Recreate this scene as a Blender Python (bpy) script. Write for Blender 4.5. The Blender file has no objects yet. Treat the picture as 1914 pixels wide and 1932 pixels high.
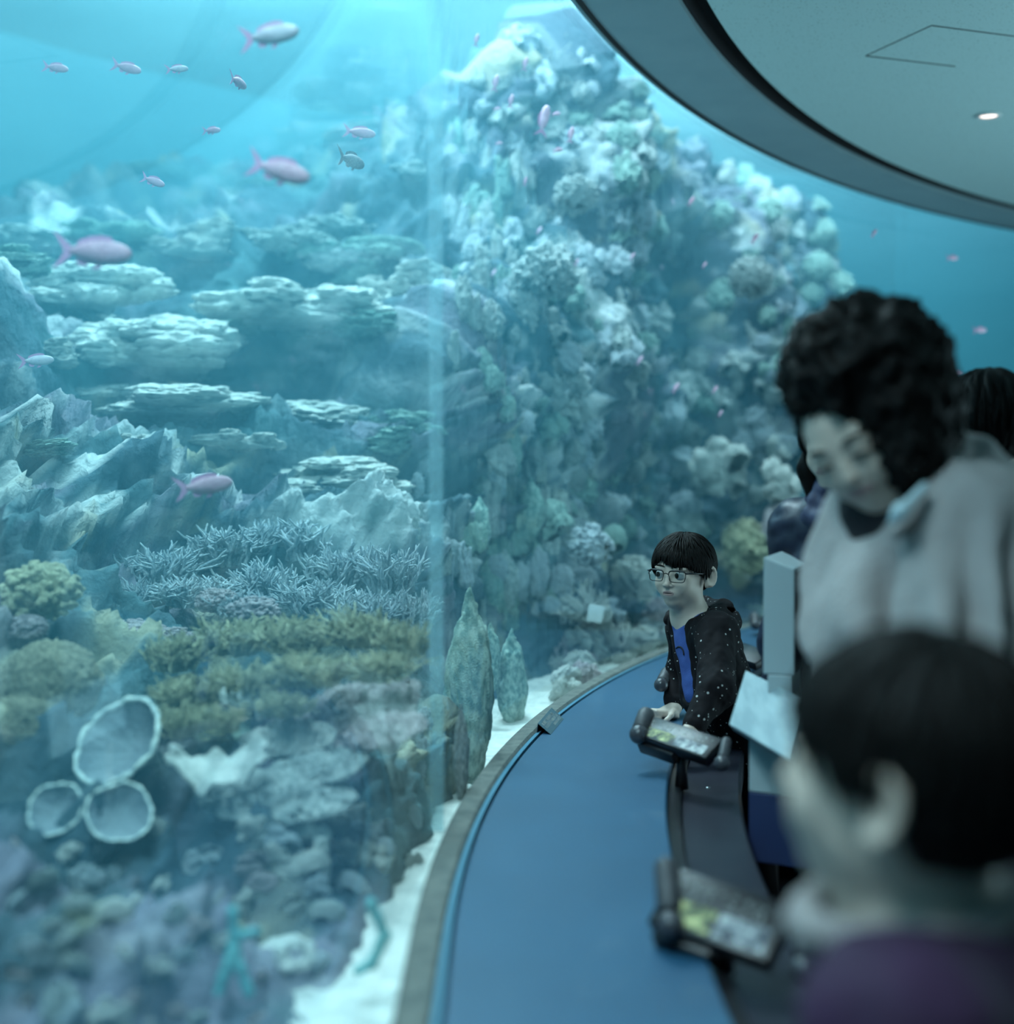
import bpy, bmesh, math, random
import numpy as np
from mathutils import Vector, Matrix, Euler
from mathutils.bvhtree import BVHTree

C = bpy.context.scene.collection
SC = bpy.context.scene
F = 2600.0                       # focal length in pixels of the 1914x1932 frame
CAM = Vector((0, 0, 1.5))
PITCH = math.atan(69 / F)

# ---------------------------------------------------------------- camera
cd = bpy.data.cameras.new('camera')
cd.sensor_fit = 'VERTICAL'; cd.sensor_height = 36.0; cd.sensor_width = 36.0
cd.lens = F * 36.0 / 1932
cd.clip_start = 0.02; cd.clip_end = 80
cd.dof.use_dof = True; cd.dof.focus_distance = 3.72; cd.dof.aperture_fstop = 1.35
cam = bpy.data.objects.new('camera', cd); C.objects.link(cam)
cam.location = CAM; cam.rotation_euler = (math.pi / 2 - PITCH, 0, 0)
SC.camera = cam

# ---------------------------------------------------------------- light and exposure
w = bpy.data.worlds.new('room_air'); SC.world = w; w.use_nodes = True
w.node_tree.nodes['Background'].inputs[0].default_value = (0.10, 0.36, 0.46, 1)
w.node_tree.nodes['Background'].inputs[1].default_value = 0.05

def area_lamp(name, loc, size, power, col, target):
    l = bpy.data.lights.new(name, 'AREA'); l.shape = 'RECTANGLE'
    l.size, l.size_y = size; l.energy = power; l.color = col
    o = bpy.data.objects.new(name, l); C.objects.link(o); o.location = loc
    o.rotation_euler = (Vector(target) - Vector(loc)).to_track_quat('-Z', 'Y').to_euler()
    return o
LC = (0.66, 0.90, 1.0)
area_lamp('tank_lamp', (-2.6, 5.2, 8.5), (5.0, 5.0), 370, LC, (-1.4, 4.8, 1.0))
area_lamp('tank_lamp', (0.8, 8.6, 9.0), (6.0, 4.0), 430, LC, (1.5, 7.0, 1.6))
area_lamp('tank_lamp', (-0.9, 0.5, 4.7), (1.2, 2.2), 330, LC, (-0.35, 2.3, 0.9))
area_lamp('tank_lamp', (-0.7, 5.4, 5.1), (1.0, 2.2), 400, LC, (0.2, 4.9, 1.1))
area_lamp('tank_lamp', (1.7, 7.6, 5.4), (2.6, 1.0), 400, LC, (1.4, 9.2, 1.6))
area_lamp('added_ceiling_fill', (4.6, 4.2, 0.9), (3.0, 4.0), 150, (0.52, 0.88, 1.0), (3.4, 4.6, 3.0))  # added fill light, out of view in the room, to brighten the ceiling
SC.view_settings.view_transform = 'Standard'
SC.view_settings.look = 'None'
SC.view_settings.gamma = 1.0
SC.view_settings.use_curve_mapping = False
SC.view_settings.exposure = -0.05
SC.cycles.use_denoising = True
SC.cycles.max_bounces = 8
SC.cycles.diffuse_bounces = 2
SC.cycles.use_adaptive_sampling = True
SC.cycles.adaptive_threshold = 0.05
SC.cycles.glossy_bounces = 2
SC.cycles.transmission_bounces = 4
SC.cycles.transparent_max_bounces = 12
SC.cycles.volume_bounces = 0
SC.cycles.caustics_reflective = False
SC.cycles.caustics_refractive = False
SC.cycles.sample_clamp_indirect = 4.0

# ---------------------------------------------------------------- helpers
def P(px, py, D):
    """the place at distance D (metres along the view) that sits at this spot of the frame"""
    d = Vector(((px - 957) / F, -(py - 966) / F, -1.0))
    d.rotate(Euler((math.pi / 2 - PITCH, 0, 0)))
    return CAM + d * (D / d.y)

GC = (7.82, 1.98); GR = 7.95
def G(s, off, z=0.0):
    """along the window: s metres past the start of the bend, off metres into the room (minus: into the tank)"""
    if s < 0: return Vector((GC[0] - GR + off, GC[1] + s, z))
    a = s / GR; r = GR - off
    return Vector((GC[0] - r * math.cos(a), GC[1] + r * math.sin(a), z))
def Gn(s, off):
    s = np.asarray(s, float); off = np.asarray(off, float)
    a = np.maximum(s, 0) / GR; r = GR - off
    x = np.where(s < 0, GC[0] - GR + off, GC[0] - r * np.cos(a))
    y = np.where(s < 0, GC[1] + s, GC[1] + r * np.sin(a))
    return x, y
def inv(p):
    """the (s, off) of a point"""
    if p.y < GC[1]: return p.y - GC[1], p.x - (GC[0] - GR)
    dx, dy = GC[0] - p.x, p.y - GC[1]
    return math.atan2(dy, dx) * GR, GR - math.hypot(dx, dy)

def arr_mesh(name, V, Q, mi=None):
    V = np.asarray(V, np.float32).reshape(-1, 3); Q = np.asarray(Q, np.int32)
    me = bpy.data.meshes.new(name)
    n, k = Q.shape
    me.vertices.add(len(V)); me.vertices.foreach_set('co', V.ravel())
    me.loops.add(n * k); me.loops.foreach_set('vertex_index', Q.ravel())
    me.polygons.add(n); me.polygons.foreach_set('loop_start', np.arange(0, n * k, k, dtype=np.int32))
    if mi is not None: me.polygons.foreach_set('material_index', np.asarray(mi, np.int32))
    me.update(calc_edges=True); me.validate()
    return me

class MB:
    """collects shapes of one mesh"""
    def __init__(s): s.v = []; s.f = []
    def add(s, vs, fs):
        b = len(s.v); s.v += [tuple(v) for v in vs]; s.f += [[i + b for i in f] for f in fs]
        return s
    def box(s, c, h, M=None):
        vs = [Vector((x * h[0], y * h[1], z * h[2])) for x in (-1, 1) for y in (-1, 1) for z in (-1, 1)]
        M = M or Matrix.Identity(3)
        return s.add([Vector(c) + M @ v for v in vs], [(0,1,3,2),(4,6,7,5),(0,4,5,1),(2,3,7,6),(0,2,6,4),(1,5,7,3)])
    def tube(s, pts, rs, n=10, cap=True):
        pts = [Vector(p) for p in pts]; m = len(pts)
        if not hasattr(rs, '__len__'): rs = [rs] * m
        vs = []; fs = []; u = None
        for i, p in enumerate(pts):
            t = (pts[min(i + 1, m - 1)] - pts[max(i - 1, 0)])
            t = t.normalized() if t.length > 1e-9 else Vector((0, 0, 1))
            if u is None: u = t.orthogonal().normalized()
            u = (u - t * u.dot(t)); u = u.normalized() if u.length > 1e-6 else t.orthogonal().normalized()
            v = t.cross(u)
            for j in range(n):
                a = 2 * math.pi * j / n
                vs.append(p + (u * math.cos(a) + v * math.sin(a)) * rs[i])
        for i in range(m - 1):
            for j in range(n):
                fs.append((i*n + j, i*n + (j+1) % n, (i+1)*n + (j+1) % n, (i+1)*n + j))
        if cap: fs += [tuple(range(n - 1, -1, -1)), tuple(range((m-1)*n, m*n))]
        return s.add(vs, fs)
    def lathe(s, prof, n=24, o=(0, 0, 0), M=None, cap=True):
        M = M or Matrix.Identity(3); o = Vector(o); vs = []; fs = []; m = len(prof)
        for r, z in prof:
            for j in range(n):
                a = 2 * math.pi * j / n
                vs.append(o + M @ Vector((r * math.cos(a), r * math.sin(a), z)))
        for i in range(m - 1):
            for j in range(n):
                fs.append((i*n + j, i*n + (j+1) % n, (i+1)*n + (j+1) % n, (i+1)*n + j))
        if cap: fs += [tuple(range(n - 1, -1, -1)), tuple(range((m-1)*n, m*n))]
        return s.add(vs, fs)
    def ball(s, c, r, n=12, M=None):
        r = r if hasattr(r, '__len__') else (r, r, r); M = M or Matrix.Identity(3); c = Vector(c)
        vs = []; fs = []; m = n // 2 + 1
        for i in range(m):
            t = math.pi * i / (m - 1)
            for j in range(n):
                a = 2 * math.pi * j / n
                vs.append(c + M @ Vector((r[0]*math.sin(t)*math.cos(a), r[1]*math.sin(t)*math.sin(a), -r[2]*math.cos(t))))
        for i in range(m - 1):
            for j in range(n): fs.append((i*n + j, i*n + (j+1) % n, (i+1)*n + (j+1) % n, (i+1)*n + j))
        return s.add(vs, fs)
    def mesh(s, name, smooth=True):
        me = bpy.data.meshes.new(name); me.from_pydata(s.v, [], s.f); me.validate()
        bm = bmesh.new(); bm.from_mesh(me); bmesh.ops.remove_doubles(bm, verts=bm.verts, dist=1e-6)
        bmesh.ops.recalc_face_normals(bm, faces=bm.faces); bm.to_mesh(me); bm.free()
        if smooth: me.polygons.foreach_set('use_smooth', [True] * len(me.polygons))
        return me

def tag(o, label=None, cat=None, group=None, kind=None):
    if label: o['label'] = label
    if cat: o['category'] = cat
    if group: o['group'] = group
    if kind: o['kind'] = kind
    return o
def obj(name, me, m, parent=None, bevel=0, smooth=None):
    if isinstance(me, MB): me = me.mesh(name, smooth is not False)
    o = bpy.data.objects.new(name, me); C.objects.link(o)
    if m is not None:
        for x in (m if isinstance(m, (list, tuple)) else [m]): me.materials.append(x)
    if parent is not None:
        o.parent = parent
        o.matrix_parent_inverse = parent.matrix_basis.inverted()
    if smooth: me.polygons.foreach_set('use_smooth', [True] * len(me.polygons))
    if bevel:
        b = o.modifiers.new('bevel', 'BEVEL'); b.width = bevel; b.segments = 2; b.limit_method = 'ANGLE'
    return o
def empty(name, loc, label, cat, group=None, rot=(0, 0, 0)):
    o = bpy.data.objects.new(name, None); C.objects.link(o); o.location = loc; o.rotation_euler = rot
    o.empty_display_size = 0.05
    return tag(o, label, cat, group)
def struct(o): o['kind'] = 'structure'; return o

_m = {}
def mat(name, col, rough=0.6, col2=None, scale=8.0, detail=5.0, bump=0.0, bscale=None, metal=0.0, spec=0.5,
        stretch=(1, 1, 1), lo=0.38, hi=0.62, emit=None, coat=0.0, vor=None):
    if name in _m: return _m[name]
    m = bpy.data.materials.new(name); m.use_nodes = True; nt = m.node_tree; L = nt.links
    b = nt.nodes['Principled BSDF']
    b.inputs['Base Color'].default_value = (*col, 1); b.inputs['Roughness'].default_value = rough
    b.inputs['Metallic'].default_value = metal; b.inputs['Specular IOR Level'].default_value = spec
    b.inputs['Coat Weight'].default_value = coat
    if emit:
        b.inputs['Emission Color'].default_value = (*emit[0], 1); b.inputs['Emission Strength'].default_value = emit[1]
    tc = nt.nodes.new('ShaderNodeTexCoord'); mp = nt.nodes.new('ShaderNodeMapping')
    mp.inputs['Scale'].default_value = stretch
    L.new(tc.outputs['Object'], mp.inputs[0])
    if col2:
        if vor:
            n = nt.nodes.new('ShaderNodeTexVoronoi'); n.inputs['Scale'].default_value = scale; out = n.outputs['Distance']
        else:
            n = nt.nodes.new('ShaderNodeTexNoise'); n.inputs['Scale'].default_value = scale
            n.inputs['Detail'].default_value = detail; out = n.outputs['Fac']
        L.new(mp.outputs[0], n.inputs['Vector'])
        r = nt.nodes.new('ShaderNodeValToRGB')
        r.color_ramp.elements[0].position = lo; r.color_ramp.elements[0].color = (*col, 1)
        r.color_ramp.elements[1].position = hi; r.color_ramp.elements[1].color = (*col2, 1)
        L.new(out, r.inputs[0]); L.new(r.outputs[0], b.inputs['Base Color'])
    if bump:
        n2 = nt.nodes.new('ShaderNodeTexNoise'); n2.inputs['Scale'].default_value = bscale or scale * 4
        n2.inputs['Detail'].default_value = 4
        bp = nt.nodes.new('ShaderNodeBump'); bp.inputs['Strength'].default_value = bump
        bp.inputs['Distance'].default_value = 0.02
        L.new(mp.outputs[0], n2.inputs['Vector']); L.new(n2.outputs['Fac'], bp.inputs['Height'])
        L.new(bp.outputs[0], b.inputs['Normal'])
    _m[name] = m
    return m

# lattice noise on numpy arrays, about -1..1
def _hash(i, j, k, seed):
    h = (i.astype(np.int64) * 374761393 + j.astype(np.int64) * 668265263 + k.astype(np.int64) * 2147483647 + seed * 974634777) & 0xffffffff
    h = ((h ^ (h >> 13)) * 1274126177) & 0xffffffff
    h = h ^ (h >> 16)
    return (h & 0xffff) / 32767.5 - 1.0
def vnoise(p, seed=0):
    i = np.floor(p).astype(np.int64); f = p - i; f = f * f * f * (f * (f * 6 - 15) + 10)
    r = 0
    for a in (0, 1):
        for b in (0, 1):
            for c in (0, 1):
                wt = (f[..., 0] if a else 1 - f[..., 0]) * (f[..., 1] if b else 1 - f[..., 1]) * (f[..., 2] if c else 1 - f[..., 2])
                r = r + wt * _hash(i[..., 0] + a, i[..., 1] + b, i[..., 2] + c, seed)
    return r
def fbm(p, oct=4, seed=0, gain=0.5):
    p = np.asarray(p, float); r = 0; a = 1.0
    for o in range(oct):
        r = r + a * vnoise(p, seed + o * 17); p = p * 2.03 + 11.3; a *= gain
    return r

# ---------------------------------------------------------------- soft solids: a distance grid turned into one skin
def smin(a, b, k):
    if k <= 0: return np.minimum(a, b)
    h = np.maximum(k - np.abs(a - b), 0) / k
    return np.minimum(a, b) - h * h * k * 0.25
class Solid:
    def __init__(s, lo, hi, h):
        s.h = h; s.lo = np.array(lo, float); n = np.ceil((np.array(hi, float) - s.lo) / h).astype(int) + 1
        s.n = n; s.g = np.full(tuple(n), 9.0, np.float32)
        s.o = np.zeros(3); s.R = np.eye(3); s.sc = 1.0
    def frame(s, o=(0, 0, 0), R=None, sc=1.0):
        s.o = np.array(o, float); s.R = np.eye(3) if R is None else np.array(R, float); s.sc = sc; return s
    def _sub(s, c, r):
        c = s.o + s.R @ (np.array(c, float) * s.sc)
        a = np.maximum(np.floor((c - r - s.lo) / s.h).astype(int), 0)
        b = np.minimum(np.ceil((c + r - s.lo) / s.h).astype(int) + 1, s.n)
        if np.any(b <= a): return None, None
        sl = tuple(slice(a[i], b[i]) for i in range(3))
        ax = [s.lo[i] + s.h * np.arange(a[i], b[i]) - s.o[i] for i in range(3)]
        X = np.stack(np.meshgrid(*ax, indexing='ij'), -1)
        return sl, (X @ s.R) / s.sc
    def _op(s, sl, d, k, op):
        d = (d * s.sc).astype(np.float32); k = k * s.sc
        s.g[sl] = smin(s.g[sl], d, k) if op == 'u' else -smin(-s.g[sl], d, k)
    def ell(s, c, r, k=0.0, op='u', M=None):
        r = np.array(r if hasattr(r, '__len__') else (r, r, r), float)
        sl, X = s._sub(c, (max(r) + k) * s.sc + 3 * s.h)
        if sl is None: return s
        X = X - np.array(c, float)
        if M is not None: X = X @ np.array(M, float)
        k0 = np.sqrt(((X / r) ** 2).sum(-1)); k1 = np.sqrt(((X / r ** 2) ** 2).sum(-1)) + 1e-9
        s._op(sl, k0 * (k0 - 1) / k1, k, op); return s
    def cap(s, a, b, ra, rb, k=0.0, op='u'):
        a = np.array(a, float); b = np.array(b, float); c = (a + b) / 2
        sl, X = s._sub(c, (np.linalg.norm(b - a) / 2 + max(ra, rb) + k) * s.sc + 3 * s.h)
        if sl is None: return s
        ba = b - a; t = np.clip(((X - a) @ ba) / max(ba @ ba, 1e-12), 0, 1)
        d = np.linalg.norm(X - a - t[..., None] * ba, axis=-1) - (ra + (rb - ra) * t)
        s._op(sl, d, k, op); return s
    def chain(s, pts, rs, k=0.0, op='u'):
        for i in range(len(pts) - 1): s.cap(pts[i], pts[i+1], rs[i], rs[i+1], k, op)
        return s
    def box(s, c, h, rd=0.0, k=0.0, op='u', M=None):
        h = np.array(h, float)
        sl, X = s._sub(c, (np.linalg.norm(h) + k) * s.sc + 3 * s.h)
        if sl is None: return s
        X = X - np.array(c, float)
        if M is not None: X = X @ np.array(M, float)
        q = np.abs(X) - (h - rd)
        d = np.linalg.norm(np.maximum(q, 0), axis=-1) + np.minimum(q.max(-1), 0) - rd
        s._op(sl, d, k, op); return s
    def arrays(s, noise=None):
        g = s.g; n = s.n
        sg = g < 0
        c = np.zeros(tuple(n - 1), np.int8)
        for a in (0, 1):
            for b in (0, 1):
                for d in (0, 1):
                    c += sg[a:n[0]-1+a, b:n[1]-1+b, d:n[2]-1+d]
        idx = np.argwhere((c > 0) & (c < 8)); m = len(idx)
        ids = np.full(tuple(n - 1), -1, np.int32); ids[idx[:, 0], idx[:, 1], idx[:, 2]] = np.arange(m)
        acc = np.zeros((m, 3)); cnt = np.zeros(m)
        cor = [(a, b, d) for a in (0, 1) for b in (0, 1) for d in (0, 1)]
        for p in cor:
            for ax in range(3):
                if p[ax]: continue
                q = list(p); q[ax] = 1
                g0 = g[idx[:, 0]+p[0], idx[:, 1]+p[1], idx[:, 2]+p[2]].astype(float)
                g1 = g[idx[:, 0]+q[0], idx[:, 1]+q[1], idx[:, 2]+q[2]].astype(float)
                x = (g0 < 0) != (g1 < 0)
                t = np.where(x, g0 / np.where(x, g0 - g1, 1), 0)
                pt = np.array(p, float)[None, :].repeat(m, 0); pt[:, ax] = t
                acc[x] += pt[x]; cnt[x] += 1
        V = s.lo + s.h * (idx + acc / cnt[:, None])
        Q = []
        for ax in range(3):
            u, v = (ax + 1) % 3, (ax + 2) % 3
            sa = [slice(None)] * 3; sb = [slice(None)] * 3
            sa[ax] = slice(0, n[ax] - 1); sb[ax] = slice(1, n[ax])
            A = sg[tuple(sa)]; B = sg[tuple(sb)]
            e = np.argwhere(A != B)
            e = e[(e[:, u] > 0) & (e[:, v] > 0) & (e[:, u] < n[u] - 1) & (e[:, v] < n[v] - 1)]
            inside = A[e[:, 0], e[:, 1], e[:, 2]]
            def cell(du, dv):
                q = e.copy(); q[:, u] += du; q[:, v] += dv
                return ids[q[:, 0], q[:, 1], q[:, 2]]
            q4 = np.stack([cell(-1, -1), cell(0, -1), cell(0, 0), cell(-1, 0)], 1)
            q4[~inside] = q4[~inside][:, ::-1]
            Q.append(q4)
        Q = np.concatenate(Q); Q = Q[(Q >= 0).all(1)]
        if noise is not None and len(V):
            N = np.zeros_like(V); fn = np.cross(V[Q[:, 2]] - V[Q[:, 0]], V[Q[:, 3]] - V[Q[:, 1]])
            for k in range(4): np.add.at(N, Q[:, k], fn)
            N /= np.linalg.norm(N, axis=1)[:, None] + 1e-12
            V = V + N * noise(V)[:, None]
        return V, Q
    def mesh(s, name, noise=None, mi=None):
        V, Q = s.arrays(noise)
        me = arr_mesh(name, V, Q, None if mi is None else mi(V[Q].mean(1)))
        me.polygons.foreach_set('use_smooth', [True] * len(me.polygons))
        return me

# ================================================================ the building: window, ledge, ceiling
M_ledge = mat('blue_laminate', (0.016, 0.074, 0.142), 0.5, (0.018, 0.084, 0.160), 3, bump=0.02, bscale=300, coat=0.15)
M_curb = mat('curb_sealant', (0.10, 0.115, 0.11), 0.85, (0.16, 0.17, 0.155), 30, bump=0.3)
M_trim = mat('steel_blue_trim', (0.08, 0.22, 0.32), 0.35)
M_gap = mat('black_gap', (0.004, 0.004, 0.006), 0.9)
M_rail = mat('dark_rail', (0.016, 0.016, 0.026), 0.42, (0.02, 0.02, 0.03), 20, spec=0.3)
M_rail2 = mat('dark_rail_edge', (0.012, 0.011, 0.013), 0.3)
M_soffit = mat('soffit_paint', (0.20, 0.30, 0.33), 0.7, (0.22, 0.32, 0.35), 5, bump=0.05, bscale=200)
M_ceil = mat('acoustic_plaster', (0.42, 0.58, 0.58), 0.9, (0.20, 0.28, 0.28), 130, lo=0.64, hi=0.70, detail=2)
M_floor = mat('dark_carpet', (0.012, 0.013, 0.016), 0.95, (0.02, 0.02, 0.024), 60)
M_blue = mat('tank_liner', (0.05, 0.26, 0.36), 0.9, (0.10, 0.36, 0.45), 0.5)

SV = np.concatenate([np.arange(-3.2, 0, 0.4), np.arange(0, 14.01, 0.1)])
def sweep(name, prof, m, s_vals=SV, closed=True, smooth=False):
    n = len(prof); V = []
    for s in s_vals:
        for o, z in prof: V.append(G(s, o, z))
    Q = []
    for i in range(len(s_vals) - 1):
        for j in range(n if closed else n - 1):
            a, b = i * n + j, i * n + (j + 1) % n
            Q.append((a, b, b + n, a + n))
    mb = MB(); mb.add(V, Q)
    if closed: mb.f += [list(range(n)), list(range(len(V) - n, len(V)))]
    return obj(name, mb, m, smooth=smooth)

struct(sweep('floor_base', [(0.0, -0.02), (7.2, -0.02), (7.2, 0.0), (0.0, 0.0)], M_floor)).name = 'floor'
LZ = 0.82
o = sweep('display_ledge', [(0.052, LZ - 0.05), (0.405, LZ - 0.05), (0.412, LZ - 0.044), (0.412, LZ - 0.004), (0.408, LZ), (0.052, LZ)], M_ledge)
tag(o, 'wide blue display ledge curving along the foot of the aquarium window', 'ledge')
o = sweep('window_curb', [(-0.012, 0.60), (0.036, 0.60), (0.036, LZ + 0.004), (0.031, LZ + 0.011), (-0.006, LZ + 0.011), (-0.012, LZ + 0.004)], M_curb)
struct(o).name = 'trim_1'
struct(sweep('trim_2', [(0.0362, LZ - 0.05), (0.046, LZ - 0.05), (0.046, LZ + 0.003), (0.0362, LZ + 0.003)], M_trim))
struct(sweep('wall_under_ledge', [(0.0, 0.0), (0.36, 0.0), (0.36, LZ - 0.052), (0.0, LZ - 0.052)], M_gap)).name = 'wall_front'
rail = sweep('counter_rail', [(0.445, 0.70), (0.565, 0.70), (0.575, 0.715), (0.575, 0.772), (0.568, 0.782), (0.445, 0.782)], M_rail)
tag(rail, 'dark grey curved handrail shelf running along the front of the blue ledge', 'rail')
obj_lip = sweep('lip', [(0.4135, 0.72), (0.443, 0.72), (0.443, 0.79), (0.438, 0.797), (0.4135, 0.797)], M_rail2); obj_lip.parent = rail
for s in (0.3, 1.25, 2.6, 3.9):
    o = obj('bolt', MB().lathe([(0.0001, 0.0), (0.006, 0.0), (0.0055, 0.0018), (0.003, 0.0026), (0.0001, 0.0028)], 12, G(s, 0.50, 0.782), cap=False),
            mat('bright_steel', (0.7, 0.72, 0.72), 0.25, metal=1.0), rail)

# acrylic window in panels; light goes straight through, its faces reflect a little
def glassy(name, tint, refl):
    m = bpy.data.materials.new(name); m.use_nodes = True; nt = m.node_tree; nt.nodes.clear()
    out = nt.nodes.new('ShaderNodeOutputMaterial'); t = nt.nodes.new('ShaderNodeBsdfTransparent'); t.inputs[0].default_value = (*tint, 1)
    g = nt.nodes.new('ShaderNodeBsdfGlossy'); g.inputs['Roughness'].default_value = 0.03; g.inputs[0].default_value = (0.9, 1, 1, 1)
    mx = nt.nodes.new('ShaderNodeMixShader'); lw = nt.nodes.new('ShaderNodeLayerWeight'); lw.inputs[0].default_value = 0.12
    mt = nt.nodes.new('ShaderNodeMath'); mt.operation = 'MULTIPLY'; mt.inputs[1].default_value = refl
    nt.links.new(lw.outputs['Fresnel'], mt.inputs[0]); nt.links.new(mt.outputs[0], mx.inputs[0])
    nt.links.new(t.outputs[0], mx.inputs[1]); nt.links.new(g.outputs[0], mx.inputs[2]); nt.links.new(mx.outputs[0], out.inputs[0])
    return m
M_acr = glassy('clear_acrylic', (0.985, 1.0, 1.0), 0.22)
M_joint = glassy('acrylic_joint', (0.86, 0.96, 0.98), 0.5)
nt = M_joint.node_tree; tl_ = nt.nodes.new('ShaderNodeBsdfTranslucent'); tl_.inputs[0].default_value = (0.7, 0.95, 1, 1); mx_ = nt.nodes.new('ShaderNodeMixShader'); mx_.inputs[0].default_value = 0.16
o_ = [n for n in nt.nodes if n.type == 'OUTPUT_MATERIAL'][0]; src = o_.inputs[0].links[0].from_socket
nt.links.new(src, mx_.inputs[1]); nt.links.new(tl_.outputs[0], mx_.inputs[2]); nt.links.new(mx_.outputs[0], o_.inputs[0])
ZT = 2.984
k = 1
cuts = [-3.2, 0.6, 12.0, 14.0]
for a, b in zip(cuts[:-1], cuts[1:]):
    sv = [a + 0.004 + (b - a - 0.008) * i / 90 for i in range(91)]
    V = []; Q = []
    g = sweep('window_%d' % k, [(-0.035, LZ - 0.1), (-0.013, LZ - 0.1), (-0.013, ZT + 0.1), (-0.035, ZT + 0.1)], M_acr, sv, smooth=False)
    struct(g); k += 1
for a in cuts[1:-1]:
    struct(sweep('trim_%d' % (k), [(-0.0385, LZ + 0.01), (-0.0125, LZ + 0.01), (-0.0125, ZT), (-0.0385, ZT)], M_joint, [a - 0.0038, a + 0.0038])); k += 1

# soffit ring, dark shadow gap, ceiling field
struct(sweep('trim_20', [(-0.03, ZT), (0.29, ZT), (0.29, ZT + 0.16), (-0.03, ZT + 0.16)], M_soffit))
struct(sweep('trim_21', [(-0.012, ZT - 0.006), (0.004, ZT - 0.006), (0.004, ZT - 0.0005), (-0.012, ZT - 0.0005)], M_gap))
struct(sweep('trim_22', [(0.2905, ZT + 0.02), (0.302, ZT + 0.02), (0.302, ZT + 0.16), (0.2905, ZT + 0.16)], M_gap))
struct(sweep('trim_23', [(0.3025, ZT + 0.07), (0.40, ZT + 0.07), (0.40, ZT + 0.16), (0.3025, ZT + 0.16)], M_gap))
struct(sweep('trim_24', [(0.365, ZT + 0.02), (0.3705, ZT + 0.02), (0.3705, ZT + 0.0695), (0.365, ZT + 0.0695)], M_gap))
struct(sweep('ceiling', [(0.371, ZT + 0.01), (7.2, ZT + 0.01), (7.2, ZT + 0.06), (0.371, ZT + 0.06)], M_ceil))
def onceil(px, py, z=ZT + 0.01):
    a = P(px, py, 1.0) - CAM
    return CAM + a * ((z - CAM.z) / a.z)
for i, (a, b) in enumerate([((1634, 105), (1803, 125)), ((1761, 48), (1914, 68)), ((1634, 105), (1760, 47))]):
    p, q = onceil(*a), onceil(*b); d = (q - p)
    Mr = Matrix.Rotation(math.atan2(d.y, d.x), 3, 'Z')
    struct(obj('trim_%d' % (30 + i), MB().box((p + q) / 2 - Vector((0, 0, 0.001)), (d.length / 2, 0.0025 if i < 2 else 0.0012, 0.0008), Mr), M_gap))
lc = onceil(1866, 217)
L = empty('ceiling_downlight', lc, 'small round glowing downlight set in the pale ceiling', 'light')
obj('trim_ring', MB().lathe([(0.036, 0), (0.052, 0), (0.052, -0.006), (0.046, -0.010), (0.036, -0.006)], 32, lc - Vector((0, 0, 0.0005)), cap=False), mat('white_ring', (0.6, 0.65, 0.65), 0.4), L)
obj('lens', MB().lathe([(0.0001, -0.004), (0.035, -0.004), (0.035, -0.001), (0.0001, -0.001)], 32, lc, cap=False), mat('lamp_glow', (1, .9, .8), 0.5, emit=((1.0, 0.80, 0.72), 2.2)), L)

# far shell of the tank
bs = np.arange(-6, 16.1, 0.5)
struct(sweep('wall_tank_back', [(-7.0, -0.2), (-6.9, -0.2), (-6.9, 5.0), (-7.0, 5.0)], M_blue, bs)).name = 'wall_back'
e1 = struct(sweep('wall_left', [(-7.0, -0.2), (-0.05, -0.2), (-0.05, 5.0), (-7.0, 5.0)], M_blue, [-6.1, -6.0]))

# sand
M_sand = mat('white_coral_sand', (0.82, 0.84, 0.80), 0.95, (0.62, 0.66, 0.64), 22, bump=0.5, bscale=160)
ss = np.concatenate([np.arange(-3.2, 0, 0.1), np.arange(0, 14.0, 0.05)]); oo = np.concatenate([-np.linspace(0.0125, 0.9, 40), -np.linspace(1.1, 6.8, 14)])
S, O = np.meshgrid(ss, oo, indexing='ij'); X, Y = Gn(S, O)
p3 = np.stack([X, Y, X * 0], -1)
Z = 0.73 + 0.022 * fbm(p3 * 2.2, 4, 3) + 0.006 * fbm(p3 * 16, 2, 5)
V = np.stack([X, Y, Z], -1).reshape(-1, 3); m_ = len(oo)
I = np.arange(len(V)).reshape(len(ss), m_)
Q = np.stack([I[:-1, :-1], I[1:, :-1], I[1:, 1:], I[:-1, 1:]], -1).reshape(-1, 4)
sand = obj('sand_bed', arr_mesh('sand_bed', V, Q[:, ::-1]), M_sand, smooth=True)
tag(sand, 'white sand bed on the floor of the tank, brightest beside the window curb', 'sand', kind='stuff')

# the reef: one rock mass with ledges and hollows
PA = np.array([(.085, .60), (.105, .80), (.16, .91), (.45, .98), (.9, 1.15), (1.6, 1.75), (2.3, 2.15), (3.4, 2.6), (5.0, 2.8), (6.9, 2.9)])
PL = np.array([(.10, .60), (.15, .72), (.34, .79), (.62, .90), (1.0, 1.10), (1.6, 1.72), (2.3, 2.15), (3.4, 2.6), (5.0, 2.8), (6.9, 2.9)])
PB = np.array([(.26, .62), (.40, .80), (.52, 1.15), (.66, 1.65), (.80, 2.25), (.93, 2.9), (1.1, 3.35), (1.7, 3.55), (4.0, 3.55), (6.9, 3.5)])
PC = np.array([(.26, .62), (.40, .80), (.6, 1.0), (.9, 1.25), (1.4, 1.5), (2.0, 1.7), (3.0, 1.9), (4.0, 2.0), (5.5, 2.0), (6.9, 2.0)])
ns, nt_ = 900, 380
sv = np.linspace(-3.0, 13.5, ns); tv = np.linspace(0, 9, nt_)
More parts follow.
